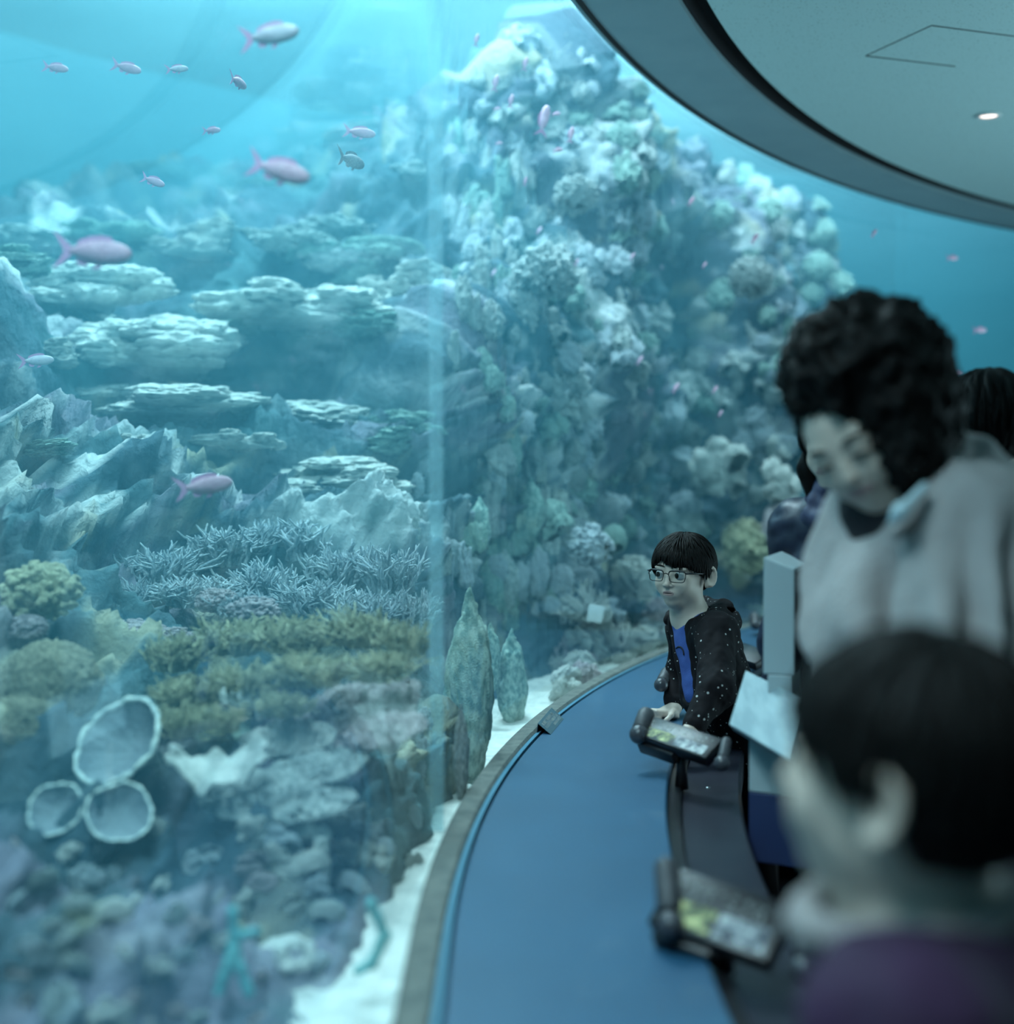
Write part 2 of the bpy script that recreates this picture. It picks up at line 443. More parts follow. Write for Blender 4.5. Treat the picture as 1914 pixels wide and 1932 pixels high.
def prof(s):
    l = np.clip((s - 0.2) / 1.0, 0, 1)
    b = np.clip((s - 1.5) / 2.6, 0, 1); b = b * b * (3 - 2 * b)
    c = np.clip((s - 6.95) / 0.7, 0, 1); c = c * c * (3 - 2 * c)
    bf = np.clip((s - 1.35) / 0.5, 0, 1); bb = np.full((10, 1), b); bb[:3] = bf; bb[5:7] = np.clip((s - 3.1) / 1.0, 0, 1); bb[7:] = np.clip((s - 4.2) / 1.0, 0, 1)
    fo_ = np.clip((s - 3.0) / 0.6, 0, 1) * (1 - np.clip((s - 6.9) / 1, 0, 1)); PBs = PB.copy(); PBs[:3, 0] -= np.array([0.13, 0.16, 0.10]) * fo_
    return (PL * (1 - l) + PA * l) * (1 - bb) * (1 - c) + PBs * bb * (1 - c) + PC * c
OO = np.zeros((ns, nt_)); ZZ = np.zeros((ns, nt_))
for i, s in enumerate(sv):
    p = prof(s)
    OO[i] = -np.interp(tv, np.arange(10), p[:, 0]); ZZ[i] = np.interp(tv, np.arange(10), p[:, 1])
S2 = np.repeat(sv[:, None], nt_, 1); X, Y = Gn(S2, OO)
base = np.stack([X, Y, ZZ], -1)
du = np.gradient(base, axis=0); dv = np.gradient(base, axis=1)
N = np.cross(dv, du); N /= np.linalg.norm(N, axis=-1)[..., None]
if N[..., 2].mean() < 0: N = -N
q = np.stack([S2, OO * 1.0, ZZ], -1)
wl = np.clip((S2 - 2.2) / 1.8, 0, 1)[..., None]                 # rock shape and tint stretched like refraction streaks: level this end, upright further round
wh = np.clip((ZZ - 1.3) / 0.5, 0, 1)[..., None]
stL = 1 + wh * (np.array([0.45, 0.8, 2.0]) - 1); stR = np.array([1.35, 1.35, 0.62])
def ridge(f, o, seed): return fbm(q * f * stL, o, seed) * (1 - wl[..., 0]) + fbm(q * f * stR, o, seed + 3) * wl[..., 0]
n1 = ridge(1.5, 3, 1); n2 = 1 - np.abs(ridge(4.2, 3, 7)); n3 = ridge(12, 3, 9); n4 = np.abs(ridge(34, 2, 12))
wb = np.clip((sv - 1.5) / 1.5, 0, 1)[:, None]
amp = np.interp(tv, [0, 2, 4.2], [0.12, 0.3, 1])[None, :] * (1 - wb) + np.interp(tv, [0, 1, 3], [0.3, 0.7, 1.15])[None, :] * wb
nb = fbm(q * np.array([1.1, 1.1, 0.8]) + 3.3, 2, 90)
ampf = np.interp(tv, [0, 1.0, 2.2], [0.1, 0.35, 1.1])[None, :]
disp = amp * (0.26 * nb * (0.4 + wl[..., 0] * 0.6) + 0.17 * n1) + np.maximum(amp, ampf * (1 - wb)) * (0.13 * (n2 - 0.55) + 0.055 * n3 + 0.024 * n4)
V = base + N * disp[..., None]
V = V.reshape(-1, 3)
I = np.arange(len(V)).reshape(ns, nt_)
Q = np.stack([I[:-1, :-1], I[:-1, 1:], I[1:, 1:], I[1:, :-1]], -1).reshape(-1, 4)
def vcol_mat(name, rough, bump, bscale):
    m = bpy.data.materials.new(name); m.use_nodes = True; nt = m.node_tree; b = nt.nodes['Principled BSDF']
    b.inputs['Roughness'].default_value = rough; b.inputs['Specular IOR Level'].default_value = 0.2
    at = nt.nodes.new('ShaderNodeAttribute'); at.attribute_name = 'tint'; tc = nt.nodes.new('ShaderNodeTexCoord')
    n = nt.nodes.new('ShaderNodeTexNoise'); n.inputs['Scale'].default_value = bscale; n.inputs['Detail'].default_value = 5
    bp = nt.nodes.new('ShaderNodeBump'); bp.inputs['Strength'].default_value = bump; bp.inputs['Distance'].default_value = 0.02
    nt.links.new(tc.outputs['Object'], n.inputs['Vector']); nt.links.new(n.outputs['Fac'], bp.inputs['Height'])
    nt.links.new(bp.outputs[0], b.inputs['Normal']); nt.links.new(at.outputs['Color'], b.inputs['Base Color'])
    return m
def set_tint(me, col):
    a = me.color_attributes.new('tint', 'FLOAT_COLOR', 'POINT')
    a.data.foreach_set('color', np.concatenate([col, np.ones((len(col), 1))], 1).astype(np.float32).ravel())
def ramp(x, lo, hi): return np.clip((x - lo) / (hi - lo), 0, 1)[..., None]
rock_c = np.array([0.05, 0.085, 0.11]); pale = np.array([0.62, 0.66, 0.66]); purple = np.array([0.17, 0.17, 0.22]); teal = np.array([0.07, 0.13, 0.15]); ochre = np.array([0.34, 0.33, 0.24])
col = np.zeros((ns, nt_, 3)) + rock_c
col = col + (teal - col) * ramp(ridge(2.6, 3, 40), 0.0, 0.5)
col = col + (purple - col) * ramp(ridge(3.1, 3, 50), 0.15, 0.5) * (1 - 0.6 * wl)
col = col + (ochre - col) * ramp(ridge(3.6, 3, 60), 0.45, 0.8)
col = col + (pale - col) * ramp(ridge(7.5, 5, 70), 0.05, 0.5) * (0.75 - 0.05 * wh) * ramp(nb + 0.4 * n1, -0.35, 0.35) * (1 - 0.8 * ramp(ZZ, 2.9, 3.3))  # pale tint darkened towards the reef top to subdue the lamps' glare
M_rock = vcol_mat('reef_rock', 0.95, 0.9, 30)
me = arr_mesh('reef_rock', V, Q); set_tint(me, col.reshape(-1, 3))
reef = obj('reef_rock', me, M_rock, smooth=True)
tag(reef, 'encrusted reef rock wall rising behind the window with ledges and hollows', 'rock')
REEF = BVHTree.FromPolygons([tuple(v) for v in V], [tuple(f) for f in Q.tolist()])

# water surface seen from below, and the water itself
wx = np.linspace(-9, 9, 181); wy = np.linspace(-3, 16, 191)
def surf():
    ss = np.arange(-6, 15, 0.1); oo = -np.linspace(0.04, 6.88, 69)
    S, O = np.meshgrid(ss, oo, indexing='ij'); X, Y = Gn(S, O)
    p = np.stack([X * 0.9, Y * 2.6, X * 0], -1)
    Z = 3.72 + 0.030 * fbm(p * 1.1, 4, 31) 
    V = np.stack([X, Y, Z], -1).reshape(-1, 3); I = np.arange(len(V)).reshape(S.shape)
    return V, np.stack([I[:-1, :-1], I[1:, :-1], I[1:, 1:], I[:-1, 1:]], -1).reshape(-1, 4)
V, Q = surf()
m = bpy.data.materials.new('water_surface'); m.use_nodes = True; nt = m.node_tree; nt.nodes.clear()
out = nt.nodes.new('ShaderNodeOutputMaterial'); t = nt.nodes.new('ShaderNodeBsdfTransparent'); tl = nt.nodes.new('ShaderNodeBsdfTranslucent')
tl.inputs[0].default_value = (0.40, 0.75, 0.85, 1); mx = nt.nodes.new('ShaderNodeMixShader'); mx.inputs[0].default_value = 0.16
nt.links.new(t.outputs[0], mx.inputs[1]); nt.links.new(tl.outputs[0], mx.inputs[2]); nt.links.new(mx.outputs[0], out.inputs[0])
ws = obj('water_surface', arr_mesh('water_surface', V, Q), m, smooth=True)
tag(ws, 'rippled water surface seen from below at the top of the tank', 'water', kind='stuff')

m = bpy.data.materials.new('tank_water'); m.use_nodes = True; nt = m.node_tree; nt.nodes.clear()
out = nt.nodes.new('ShaderNodeOutputMaterial'); vs = nt.nodes.new('ShaderNodeVolumeScatter'); va = nt.nodes.new('ShaderNodeVolumeAbsorption')
vs.inputs['Color'].default_value = (0.17, 0.66, 0.90, 1); vs.inputs['Density'].default_value = 0.105; vs.inputs['Anisotropy'].default_value = 0.0
va.inputs['Color'].default_value = (0.05, 0.82, 0.97, 1); va.inputs['Density'].default_value = 0.12
ad = nt.nodes.new('ShaderNodeAddShader'); nt.links.new(vs.outputs[0], ad.inputs[0]); nt.links.new(va.outputs[0], ad.inputs[1])
nt.links.new(ad.outputs[0], out.inputs['Volume'])
wv = sweep('tank_water', [(-6.89, -0.1), (-0.037, -0.1), (-0.037, 3.6), (-6.89, 3.6)], m, np.concatenate([[-5.9, -3], np.arange(0, 14.1, 0.1)]))
tag(wv, 'clear blue-green water filling the tank behind the window', 'water', kind='stuff')

# ================================================================ corals, sponges and fish
RS = np.random.RandomState(5)
def on_reef(px, py):
    a = (P(px, py, 1.0) - CAM).normalized()
    h = REEF.ray_cast(CAM + a * 0.4, a)
    return (h[0], h[1], h[0].y) if h[0] is not None else (None, None, 0)
def cmat(name, c1, c2, scale=14, bump=0.7, bscale=90, **k):
    return mat(name, c1, 0.9, c2, scale, bump=bump, bscale=bscale, spec=0.2, **k)
K_pale = cmat('pale_coral', (0.64, 0.70, 0.67), (0.92, 0.94, 0.90))
K_blue = cmat('bluish_coral', (0.42, 0.52, 0.60), (0.76, 0.84, 0.88))
K_yel = cmat('yellowish_coral', (0.42, 0.42, 0.27), (0.80, 0.79, 0.55))
K_pink = cmat('rosy_grey_coral', (0.42, 0.36, 0.40), (0.78, 0.70, 0.72))
K_teal = cmat('greenish_coral', (0.20, 0.36, 0.34), (0.52, 0.70, 0.62))
K_brown = cmat('brown_coral', (0.20, 0.19, 0.13), (0.46, 0.44, 0.32))
K_grey = cmat('grey_coral', (0.30, 0.37, 0.38), (0.68, 0.74, 0.72))

def rvec(z=0.0):
    v = RS.normal(size=3); v[2] += z; return v / np.linalg.norm(v)
def cauliflower(seed, n=150, knob=0.12, h=0.035):
    """unit-sized rounded head covered in knobs"""
    global RS; RS = np.random.RandomState(seed)
    s = Solid((-1.2, -1.2, -0.5), (1.2, 1.2, 1.35), h)
    s.ell((0, 0, 0.2), (0.72, 0.72, 0.62), 0.0)
    for i in range(n):
        d = rvec(0.35); r = 0.68 + 0.25 * RS.rand()
        c = d * r * np.array([1, 1, 0.9]) + (0, 0, 0.2)
        s.cap(c * 0.75, c, knob * 0.7, knob * (0.6 + 0.7 * RS.rand()), 0.05)
    return s.mesh('cauliflower', lambda v: 0.035 * fbm(v * 9, 2, seed))
def lobed(seed, n=16, h=0.035):
    global RS; RS = np.random.RandomState(seed)
    s = Solid((-1.3, -1.3, -0.5), (1.3, 1.3, 1.5), h)
    s.ell((0, 0, 0), (0.6, 0.6, 0.4), 0.0)
    for i in range(n):
        d = rvec(0.6); c = d * (0.5 + 0.3 * RS.rand())
        s.ell(c + (0, 0, 0.15), (0.2 + 0.16 * RS.rand(), 0.2 + 0.16 * RS.rand(), 0.25 + 0.2 * RS.rand()), 0.08)
    return s.mesh('lobed', lambda v: 0.07 * fbm(v * 6, 3, seed) + 0.045 * fbm(v * 19, 2, seed + 2))
def boulder(seed, h=0.035, groove=0.05):
    s = Solid((-1.2, -1.2, -0.6), (1.2, 1.2, 1.2), h)
    s.ell((0, 0, 0.1), (0.95, 0.95, 0.85)); s.ell((0.3, -0.2, 0.25), 0.6, 0.2)
    return s.mesh('boulder', lambda v: 0.1 * fbm(v * 1.7, 2, seed) - groove * (1 - np.minimum(np.abs(fbm(v * 5, 2, seed + 4)) * 3, 1)))
def ribs(seed, h=0.035):
    """upright lumpy mass"""
    global RS; RS = np.random.RandomState(seed)
    s = Solid((-1.2, -1.1, -0.95), (1.2, 1.1, 2.2), h)
    for i in range(14):
        x, y = RS.uniform(-0.6, 0.6), RS.uniform(-0.5, 0.5)
        s.cap((x * 0.6, y * 0.6, -0.4), (x, y, RS.uniform(0.6, 1.8) * (1 - 0.5 * abs(x))), 0.3, RS.uniform(0.12, 0.22), 0.1)
    return s.mesh('ribs', lambda v: 0.10 * fbm(v * np.array([6, 6, 3.5]), 3, seed) + 0.06 * fbm(v * 17, 2, seed + 2))
def plates(seed, n=9, h=0.03):
    global RS; RS = np.random.RandomState(seed)
    s = Solid((-1.3, -1.3, -0.4), (1.3, 1.3, 1.2), h)
    s.ell((0, 0, 0), (0.6, 0.6, 0.4))
    for i in range(n):
        a = RS.uniform(0, 6.28); t = RS.uniform(0.3, 1.0)
        M = np.array(Matrix.Rotation(a, 3, 'Z') @ Matrix.Rotation(t, 3, 'Y'))
        s.ell((0.5 * math.cos(a), 0.5 * math.sin(a), RS.uniform(0.1, 0.6)), (0.5, 0.42, 0.07), 0.05, M=M)
    return s.mesh('plates', lambda v: 0.06 * fbm(v * 4, 3, seed))
def branching(seed, n=26, depth=3, spread=0.8, r0=0.06, up=1.0, sides=5, taper=0.62):
    rs = random.Random(seed); mb = MB()
    def grow(p, d, L, r, k):
        q = p + d * L; mid = (p + q) / 2 + Vector((rs.gauss(0, 1), rs.gauss(0, 1), rs.gauss(0, 1))) * L * 0.07
        mb.tube([p, mid, q, q + d * r], [r, r * 0.85, r * taper, r * 0.25], sides, cap=False)
        if k:
            for j in range(rs.choice((2, 2, 3))):
                e = (d + Vector((rs.gauss(0, 1), rs.gauss(0, 1), rs.gauss(0.25, 1))) * 0.55).normalized()
                grow(p + d * L * rs.uniform(0.45, 0.98), e, L * rs.uniform(0.6, 0.85), r * 0.72, k - 1)
    for i in range(n):
        a = rs.uniform(0, 6.28); t = rs.uniform(0.0, spread)
        d = Vector((math.cos(a) * t, math.sin(a) * t, up)).normalized()
        grow(Vector((math.cos(a), math.sin(a), 0)) * rs.uniform(0, 0.45), d, rs.uniform(0.3, 0.5), r0, depth - 1)
    me = bpy.data.meshes.new('branching'); me.from_pydata(mb.v, [], mb.f)
    me.polygons.foreach_set('use_smooth', [True] * len(me.polygons))
    return me
def cone(seed, h=0.03):
    s = Solid((-0.5, -0.5, -0.2), (0.5, 0.5, 1.15), h)
    s.ell((0, 0, 0.33), (0.26, 0.26, 0.52)); s.cap((0, 0, -0.05), (0, 0, 0.3), 0.16, 0.2, 0.05); s.cap((0, 0, 0.55), (0, 0, 1.03), 0.20, 0.010, 0.04)
    return s.mesh('cone', lambda v: 0.03 * fbm(v * np.array([7, 7, 4.0]), 3, seed) + 0.014 * fbm(v * 30, 2, seed + 1))

meshes = {}
for k_ in range(3):
    meshes['cauliflower', k_] = cauliflower(10 + k_, 260 + 90 * k_, 0.075 + 0.02 * (k_ == 0), 0.03)
    meshes['lobed', k_] = lobed(20 + k_, 13 + 5 * k_)
    meshes['ribs', k_] = ribs(30 + k_)
    meshes['plates', k_] = plates(40 + k_)
    meshes['boulder', k_] = boulder(50 + k_)
    meshes['branching', k_] = branching(60 + k_, 52, 3, 1.0, 0.048)
    meshes['cone', k_] = cone(70 + k_)
meshes['bush', 0] = branching(80, 60, 2, 1.5, 0.035, 0.8)
meshes['bush', 1] = branching(81, 70, 2, 1.7, 0.03, 0.8)
proto = {}
def put(kind, var, m, name, loc, size, label=None, group=None, cat='coral', rot=None, tilt=None):
    """a coral standing at loc; size is its (wide, deep, tall) scale"""
    key = (kind, var, m.name)
    if key not in proto:
        me = meshes[kind, var]
        me = me.copy(); me.materials.clear(); me.materials.append(m)
        proto[key] = me
    o = bpy.data.objects.new(name, proto[key]); C.objects.link(o)
    o.location = loc; o.scale = size
    o.rotation_euler = rot if rot is not None else (0, 0, 0)
    return tag(o, label, cat, group)
def put_px(kind, var, m, name, px, py, wpx, hpx, label=None, group=None, cat='coral', sink=0.25, rz=None, up=0.5, D=None, floor=False):
    """stand a coral on the reef where this spot of the photo shows it; wpx, hpx are how wide and tall it looks"""
    p, n, d = on_reef(px, py)
    if floor:
        a = P(px, py, 1.0) - CAM; t = (0.78 - CAM.z) / a.z; q_ = CAM + a * t
        if t > 0 and q_.y < 9 and (p is None or (p - CAM).length > (q_ - CAM).length) and inv(q_)[1] < -0.12: p, n, d = q_, Vector((0, 0, 1)), q_.y
    if p is None or p.z < 0.74:
        if label and not group: p, n, d = P(px, py, 6.2), Vector((0, 0, 1)), 6.2; print('NO REEF', label)
        else: return None
    if D: p = P(px, py, D); d = D
    if not group and kind in ('lobed', 'cauliflower', 'bush', 'boulder'):
        for f_ in (0.94, 0.96, 0.98):
            q_ = CAM + (p - CAM) * f_
            if inv(q_)[1] < -0.10 - wpx * d / F * 0.5: p = q_; d = p.y; break
    sc = d / F
    W, H = wpx * sc / 2, hpx * sc / (2 if kind != 'cone' else 1.02)
    nd = (n * (1 - up) + Vector((0, 0, up))); nd.normalize()
    q = nd.to_track_quat('Z', 'Y').to_matrix() @ Matrix.Rotation(RS.uniform(0, 6.28) if rz is None else rz, 3, 'Z')
    base = p - Vector((0, 0, 1)) * H * (1.02 if kind == 'cone' else 1.0) * 0.5 + n * (W * 0.1)
    if kind == 'cone': W = W / 0.26
    if kind in ('ribs',): H *= 0.75
    if kind in ('cauliflower', 'lobed', 'boulder'): base += Vector((0, 0, H * 0.15))
    return put(kind, var, m, name, base, (W, W, H), label, group, cat, q.to_euler())

# ---- the bright corals one can point to
put_px('lobed', 1, K_pale, 'soft_coral', 1368, 862, 125, 110, 'large bright white lobed coral left of the woman with the curly dark hair')
put_px('lobed', 2, K_pale, 'soft_coral', 1330, 880, 70, 60, 'smaller white lobe cluster joined to the left of the largest bright white coral')
put_px('plates', 0, K_teal, 'plate_coral', 1362, 528, 60, 80, 'pale green upright plate coral beside the knobbly grey head high on the reef')
put_px('cauliflower', 1, K_grey, 'knobbly_coral', 1420, 515, 95, 85, 'grey knobbly coral head high on the reef beside a pale green plate')
put_px('plates', 1, K_pale, 'plate_coral', 1440, 552, 60, 28, 'small white plate coral under the knobbly grey head high on the reef')
put_px('ribs', 0, K_grey, 'upright_sponge', 942, 822, 75, 150, 'tall pale oval sponge column near the window joint', cat='sponge')
put_px('ribs', 1, K_grey, 'upright_sponge', 1040, 695, 50, 90, 'pale oval sponge standing above the tall column by the window joint', cat='sponge')
put_px('cauliflower', 2, K_grey, 'knobbly_coral', 1040, 505, 130, 130, 'big round knobbly coral head on the upper reef right of the window joint')
put_px('cauliflower', 0, K_grey, 'knobbly_coral', 1085, 360, 90, 80, 'knobbly coral head under the dark rock overhang near the top of the reef')
put_px('cauliflower', 2, K_yel, 'rounded_coral', 1412, 1010, 105, 150, 'yellowish rounded coral bush between the boy and the podium')
put_px('lobed', 0, K_pale, 'soft_coral', 1468, 905, 85, 110, 'white folded coral crest beside the dark jacket of the half hidden person')
put_px('lobed', 2, K_pink, 'soft_coral', 1470, 980, 80, 110, 'pinkish white lobed coral right of the yellowish rounded coral bush')
put_px('boulder', 1, K_teal, 'dome_coral', 1161, 1010, 52, 66, 'smooth teal dome coral standing above the pale coral left of the boy')
put_px('cauliflower', 1, K_pale, 'knobbly_coral', 1195, 1078, 100, 95, 'bright white knobbly coral just left of the boy with glasses')
put_px('cauliflower', 0, K_blue, 'knobbly_coral', 1125, 1010, 90, 110, 'pale teal knobbly coral left of the smooth dome coral')
put_px('lobed', 1, K_teal, 'soft_coral', 1055, 975, 75, 90, 'pale green soft coral clump above the branching coral thicket')
put_px('bush', 0, K_pale, 'branching_coral', 1110, 1120, 120, 130, 'pale bushy branching coral behind the white flat tag in the tank')
put_px('bush', 1, K_pale, 'branching_coral', 1165, 1190, 120, 120, 'white bushy branching coral low beside the curb left of the boy')
put_px('branching', 1, K_pink, 'branching_coral', 1062, 1225, 120, 100, 'rosy grey slanting branching coral standing on the sand')
put_px('cauliflower', 2, K_pale, 'knobbly_coral', 1212, 1195, 60, 60, 'small white coral head touching the curb at the boy\'s shirt')
put_px('plates', 2, K_blue, 'plate_coral', 1040, 1110, 70, 110, 'bluish fan shaped coral left of the bushy branching coral')
put_px('ribs', 2, K_blue, 'ribbed_coral', 1005, 1050, 60, 110, 'white frilled upright coral between the pointed sponges and the branching thicket')

# the pointed sponges on the sand
for px, py, wd, hp, lab in [(887, 1250, 72, 330, 'tallest wide pointed cone sponge standing beside the window joint'),
                            (966, 1262, 46, 165, 'pointed cone sponge standing alone on the white sand'),
                            (926, 1225, 32, 115, 'slender pointed sponge between the two larger cone sponges'),
                            (871, 1400, 24, 160, 'thin low pointed sponge in front of the tallest cone sponge')]:
    D = {1250: 3.35, 1262: 4.3, 1225: 4.2, 1400: 2.95, }[py]
    pb = P(px, py, D); sc = D / F
    z0 = pb.z - hp * sc / 2
    put('cone', int(px) % 3, K_teal if py != 1400 else K_grey, 'cone_sponge', (pb.x, pb.y, max(z0, 0.72)), (wd * sc / 0.42, wd * sc / 0.42, (pb.z + hp * sc / 2 - max(z0, 0.72)) / 1.05), lab, cat='sponge')

# the flat white tag on the bushy coral
pt = P(1124, 1158, 5.2)
t_ = obj('marker_plate', MB().box((0, 0, 0), (0.030, 0.002, 0.032)), mat('white_tag', (0.85, 0.9, 0.9), 0.5), bevel=0.001)
t_.location = pt; t_.rotation_euler = (0.1, 0.18, 0.2); tag(t_, 'small white flat square marker plate in front of the bushy branching coral', 'marker')

# ---- masses of reef coral, shared look within each patch
KIND = {'cauliflower': ('knobbly', 'coral head'), 'lobed': ('lobed', 'soft coral'), 'ribs': ('upright', 'coral column'), 'plates': ('flat plated', 'coral'), 'bush': ('bushy', 'branching coral'), 'boulder': ('rounded', 'coral mound'), 'cone': ('pointed', 'sponge'), 'branching': ('antler', 'coral')}
def where3(px, py, x0, x1, y0, y1):
    v = ('high', 'midway', 'low')[min(2, int((py - y0) / (y1 - y0) * 2.999))]
    h = ('left end', 'left of centre', 'centre', 'right of centre', 'right end')[min(4, int((px - x0) / (x1 - x0) * 4.999))]
    return v + ', ' + h
def patch(n, x0, x1, y0, y1, kinds, mats, name, where, group, wr=(35, 80), tall=1.3, cat='coral', seed=0, up=0.5, gap=True, floor=False):
    global RS; RS = np.random.RandomState(900 + seed); spots = []
    for i in range(n):
        for t in range(12):
            px, py = RS.uniform(x0, x1), RS.uniform(y0, y1)
            if gap and vnoise(np.array([px / 105, py / 120, seed * 0.0 + 0.5]), 77) < -0.12: continue
            if all(abs(px - a) * 1.0 + abs(py - b) > wr[0] * 1.1 for a, b in spots): break
        spots.append((px, py))
        kd = kinds[RS.randint(len(kinds))]; m = mats[RS.randint(len(mats))]; wd = RS.uniform(*wr)
        wh_ = where3(px, py, x0, x1, y0, y1)
        a, b = KIND[kd]
        lab = '%s%s %s %s %s, %s' % ('wide ' if wd > wr[0] + (wr[1] - wr[0]) * 0.6 else 'small ' if wd < wr[0] + (wr[1] - wr[0]) * 0.3 else '', m.name.split('_')[0], a, b, where, wh_)
        put_px(kd, RS.randint(2 if kd == 'bush' else 3), m, {'cauliflower': 'knobbly_coral', 'lobed': 'soft_coral', 'ribs': 'column_coral', 'plates': 'plate_coral', 'bush': 'bush_coral', 'boulder': 'mound_coral', 'cone': 'cone_sponge', 'branching': 'antler_coral'}[kd], px, py, wd, wd * tall * RS.uniform(0.8, 1.3), lab, group, 'sponge' if kd == 'cone' else cat, up=up, floor=floor)
allk = ('cauliflower', 'lobed', 'ribs', 'bush', 'cauliflower', 'bush', 'branching')
patch(46, 850, 1010, 250, 900, ('ribs', 'ribs', 'lobed', 'cauliflower'), (K_grey, K_teal, K_blue), 'reef_coral', 'just past the window joint', 'corals right of the window joint', (28, 60), 1.9, seed=1, up=0.9)
patch(56, 1000, 1300, 130, 620, allk, (K_grey, K_teal, K_blue), 'reef_coral', 'on the reef under the soffit', 'corals on the upper reef', (35, 85), 1.3, seed=2)
patch(56, 1200, 1700, 320, 600, allk, (K_grey, K_blue, K_teal), 'reef_coral', 'on the far reef crest', 'corals along the far reef crest', (35, 80), 1.2, seed=3)
patch(64, 1010, 1480, 600, 830, allk, (K_grey, K_blue, K_teal, K_grey), 'reef_coral', 'on the mid reef wall', 'corals on the middle reef wall', (35, 85), 1.2, seed=4)
patch(44, 1060, 1330, 800, 1010, allk, (K_blue, K_teal, K_grey), 'reef_coral', 'above the boy', 'corals above the boy', (35, 75), 1.2, seed=5)
patch(18, 900, 1110, 40, 260, ('cauliflower', 'ribs', 'branching', 'lobed'), (K_grey, K_blue), 'reef_coral', 'on the reef top by the soffit', 'corals on the reef top', (45, 90), 1.3, seed=41, gap=False)
patch(36, 860, 1060, 900, 1160, ('ribs', 'cauliflower', 'lobed', 'cone'), (K_blue, K_teal, K_grey), 'reef_coral', 'behind the cone sponges', 'corals behind the cone sponges', (30, 60), 1.7, seed=6, up=0.9)
patch(16, 1040, 1250, 1090, 1240, ('bush', 'cauliflower', 'lobed'), (K_pale, K_blue, K_pink), 'reef_coral', 'over the curb left of the boy', 'corals over the curb by the boy', (35, 70), 1.0, seed=7)
patch(30, 1400, 1560, 800, 1180, allk, (K_pale, K_grey, K_blue), 'reef_coral', 'between boy and podium', 'corals behind the podium', (35, 75), 1.2, seed=8)
patch(14, 1540, 1720, 430, 760, allk, (K_grey, K_teal), 'reef_coral', 'beside the open water', 'corals by the open water', (35, 70), 1.2, seed=9)

patch(46, 1060, 1270, 1150, 1300, ('bush', 'cauliflower', 'lobed', 'branching'), (K_pale, K_blue, K_pink), 'reef_coral', 'along the curb left of the boy', 'corals along the curb', (48, 92), 1.0, seed=31, gap=False, floor=True)
# ---- left: what lies straight ahead of the lens
patch(22, -40, 800, 430, 860, ('lobed', 'cauliflower', 'ribs'), (K_grey, K_teal, K_pale), 'ledge_coral', 'on the far left ledges', 'corals on the far left ledges', (150, 330), 0.26, seed=11, up=0.9)
patch(12, 0, 800, 240, 480, ('lobed', 'cauliflower'), (K_grey, K_teal), 'ledge_coral', 'atop the far left rocks', 'corals near the top of the left rocks', (100, 200), 0.3, seed=12, up=0.9)
patch(22, 780, 850, 850, 1650, ('ribs', 'cauliflower'), (K_grey, K_blue), 'joint_coral', 'behind the window joint', 'corals at the window joint', (24, 44), 2.2, seed=13, up=1.0)

def lft(kind, var, m, name, px, py, D, wpx, hpx, label, cat='coral', rot=None, group=None):
    sc = D / F; p = P(px, py, D)
    W, H = wpx * sc / 2, hpx * sc / 2
    return put(kind, var, m, name, p - Vector((0, 0, H * (0.35 if kind not in ('branching', 'bush') else 0.75))), (W, W, H), label, group, cat, rot or (0, 0, RS.uniform(0, 6)))
# staghorn thicket
k0 = 0
for px, py, D, wd, hp in [(300, 1040, 3.9, 190, 150), (420, 1000, 4.1, 200, 160), (540, 985, 4.2, 200, 170), (640, 1040, 4.0, 180, 170), (740, 1040, 3.9, 170, 190),
                          (360, 1090, 3.7, 180, 130), (500, 1070, 3.8, 190, 150), (600, 1100, 3.7, 180, 140), (700, 1120, 3.6, 170, 150), (250, 1100, 3.8, 130, 110),
                          (780, 1120, 3.6, 110, 160), (450, 1120, 3.5, 150, 100)]:
    lft('branching', k0 % 3, K_blue, 'staghorn_coral', px, py, D * 0.97, wd * 1.15, hp * 1.1, 'bluish staghorn coral clump of the thicket, ' + where3(px, py, 250, 790, 980, 1130), group='bluish staghorn thicket'); k0 += 1
for px, py, D, wd, hp in [(330, 1215, 3.25, 170, 130), (440, 1185, 3.3, 190, 130), (560, 1180, 3.25, 190, 130), (680, 1170, 3.2, 190, 130), (770, 1190, 3.1, 120, 130),
                          (350, 1290, 3.0, 170, 140), (460, 1270, 3.0, 180, 130), (590, 1250, 2.95, 190, 120), (710, 1245, 2.95, 170, 110), (330, 1350, 2.85, 130, 110), (420, 1345, 2.85, 130, 100), (540, 1320, 2.85, 140, 90)]:
    lft('branching', k0 % 3, K_yel, 'staghorn_coral', px, py - 12, D * 0.90, wd * 1.15, hp * 1.25, 'yellowish branching coral of the lower thicket, ' + where3(px, py, 320, 775, 1170, 1352), group='yellowish branching thicket'); k0 += 1
for px, py, D, wd, hp in [(480, 1150, 3.3, 110, 70), (410, 1130, 3.4, 90, 60), (560, 1290, 3.0, 90, 60), (250, 1190, 3.3, 130, 60), (330, 1200, 3.3, 90, 50)]:
    lft('cauliflower', k0 % 3, K_pink, 'knobbly_coral', px, py, D, wd, hp, 'rosy grey knobbly coral head in the thicket, ' + where3(px, py, 240, 570, 1125, 1295), group='knobbly heads in the thicket'); k0 += 1
lft('cauliflower', 0, K_yel, 'knobbly_coral', 75, 1110, 3.0, 170, 140, 'yellowish knobbly coral head at the far left edge of the photo')
lft('cauliflower', 2, K_pink, 'knobbly_coral', 50, 1180, 2.9, 90, 60, 'small pinkish coral head under the yellowish knobbly one at the left edge')
lft('boulder', 0, K_brown, 'brain_coral', 95, 1270, 2.75, 200, 190, 'big brown grooved brain coral boulder above the small cup sponges')
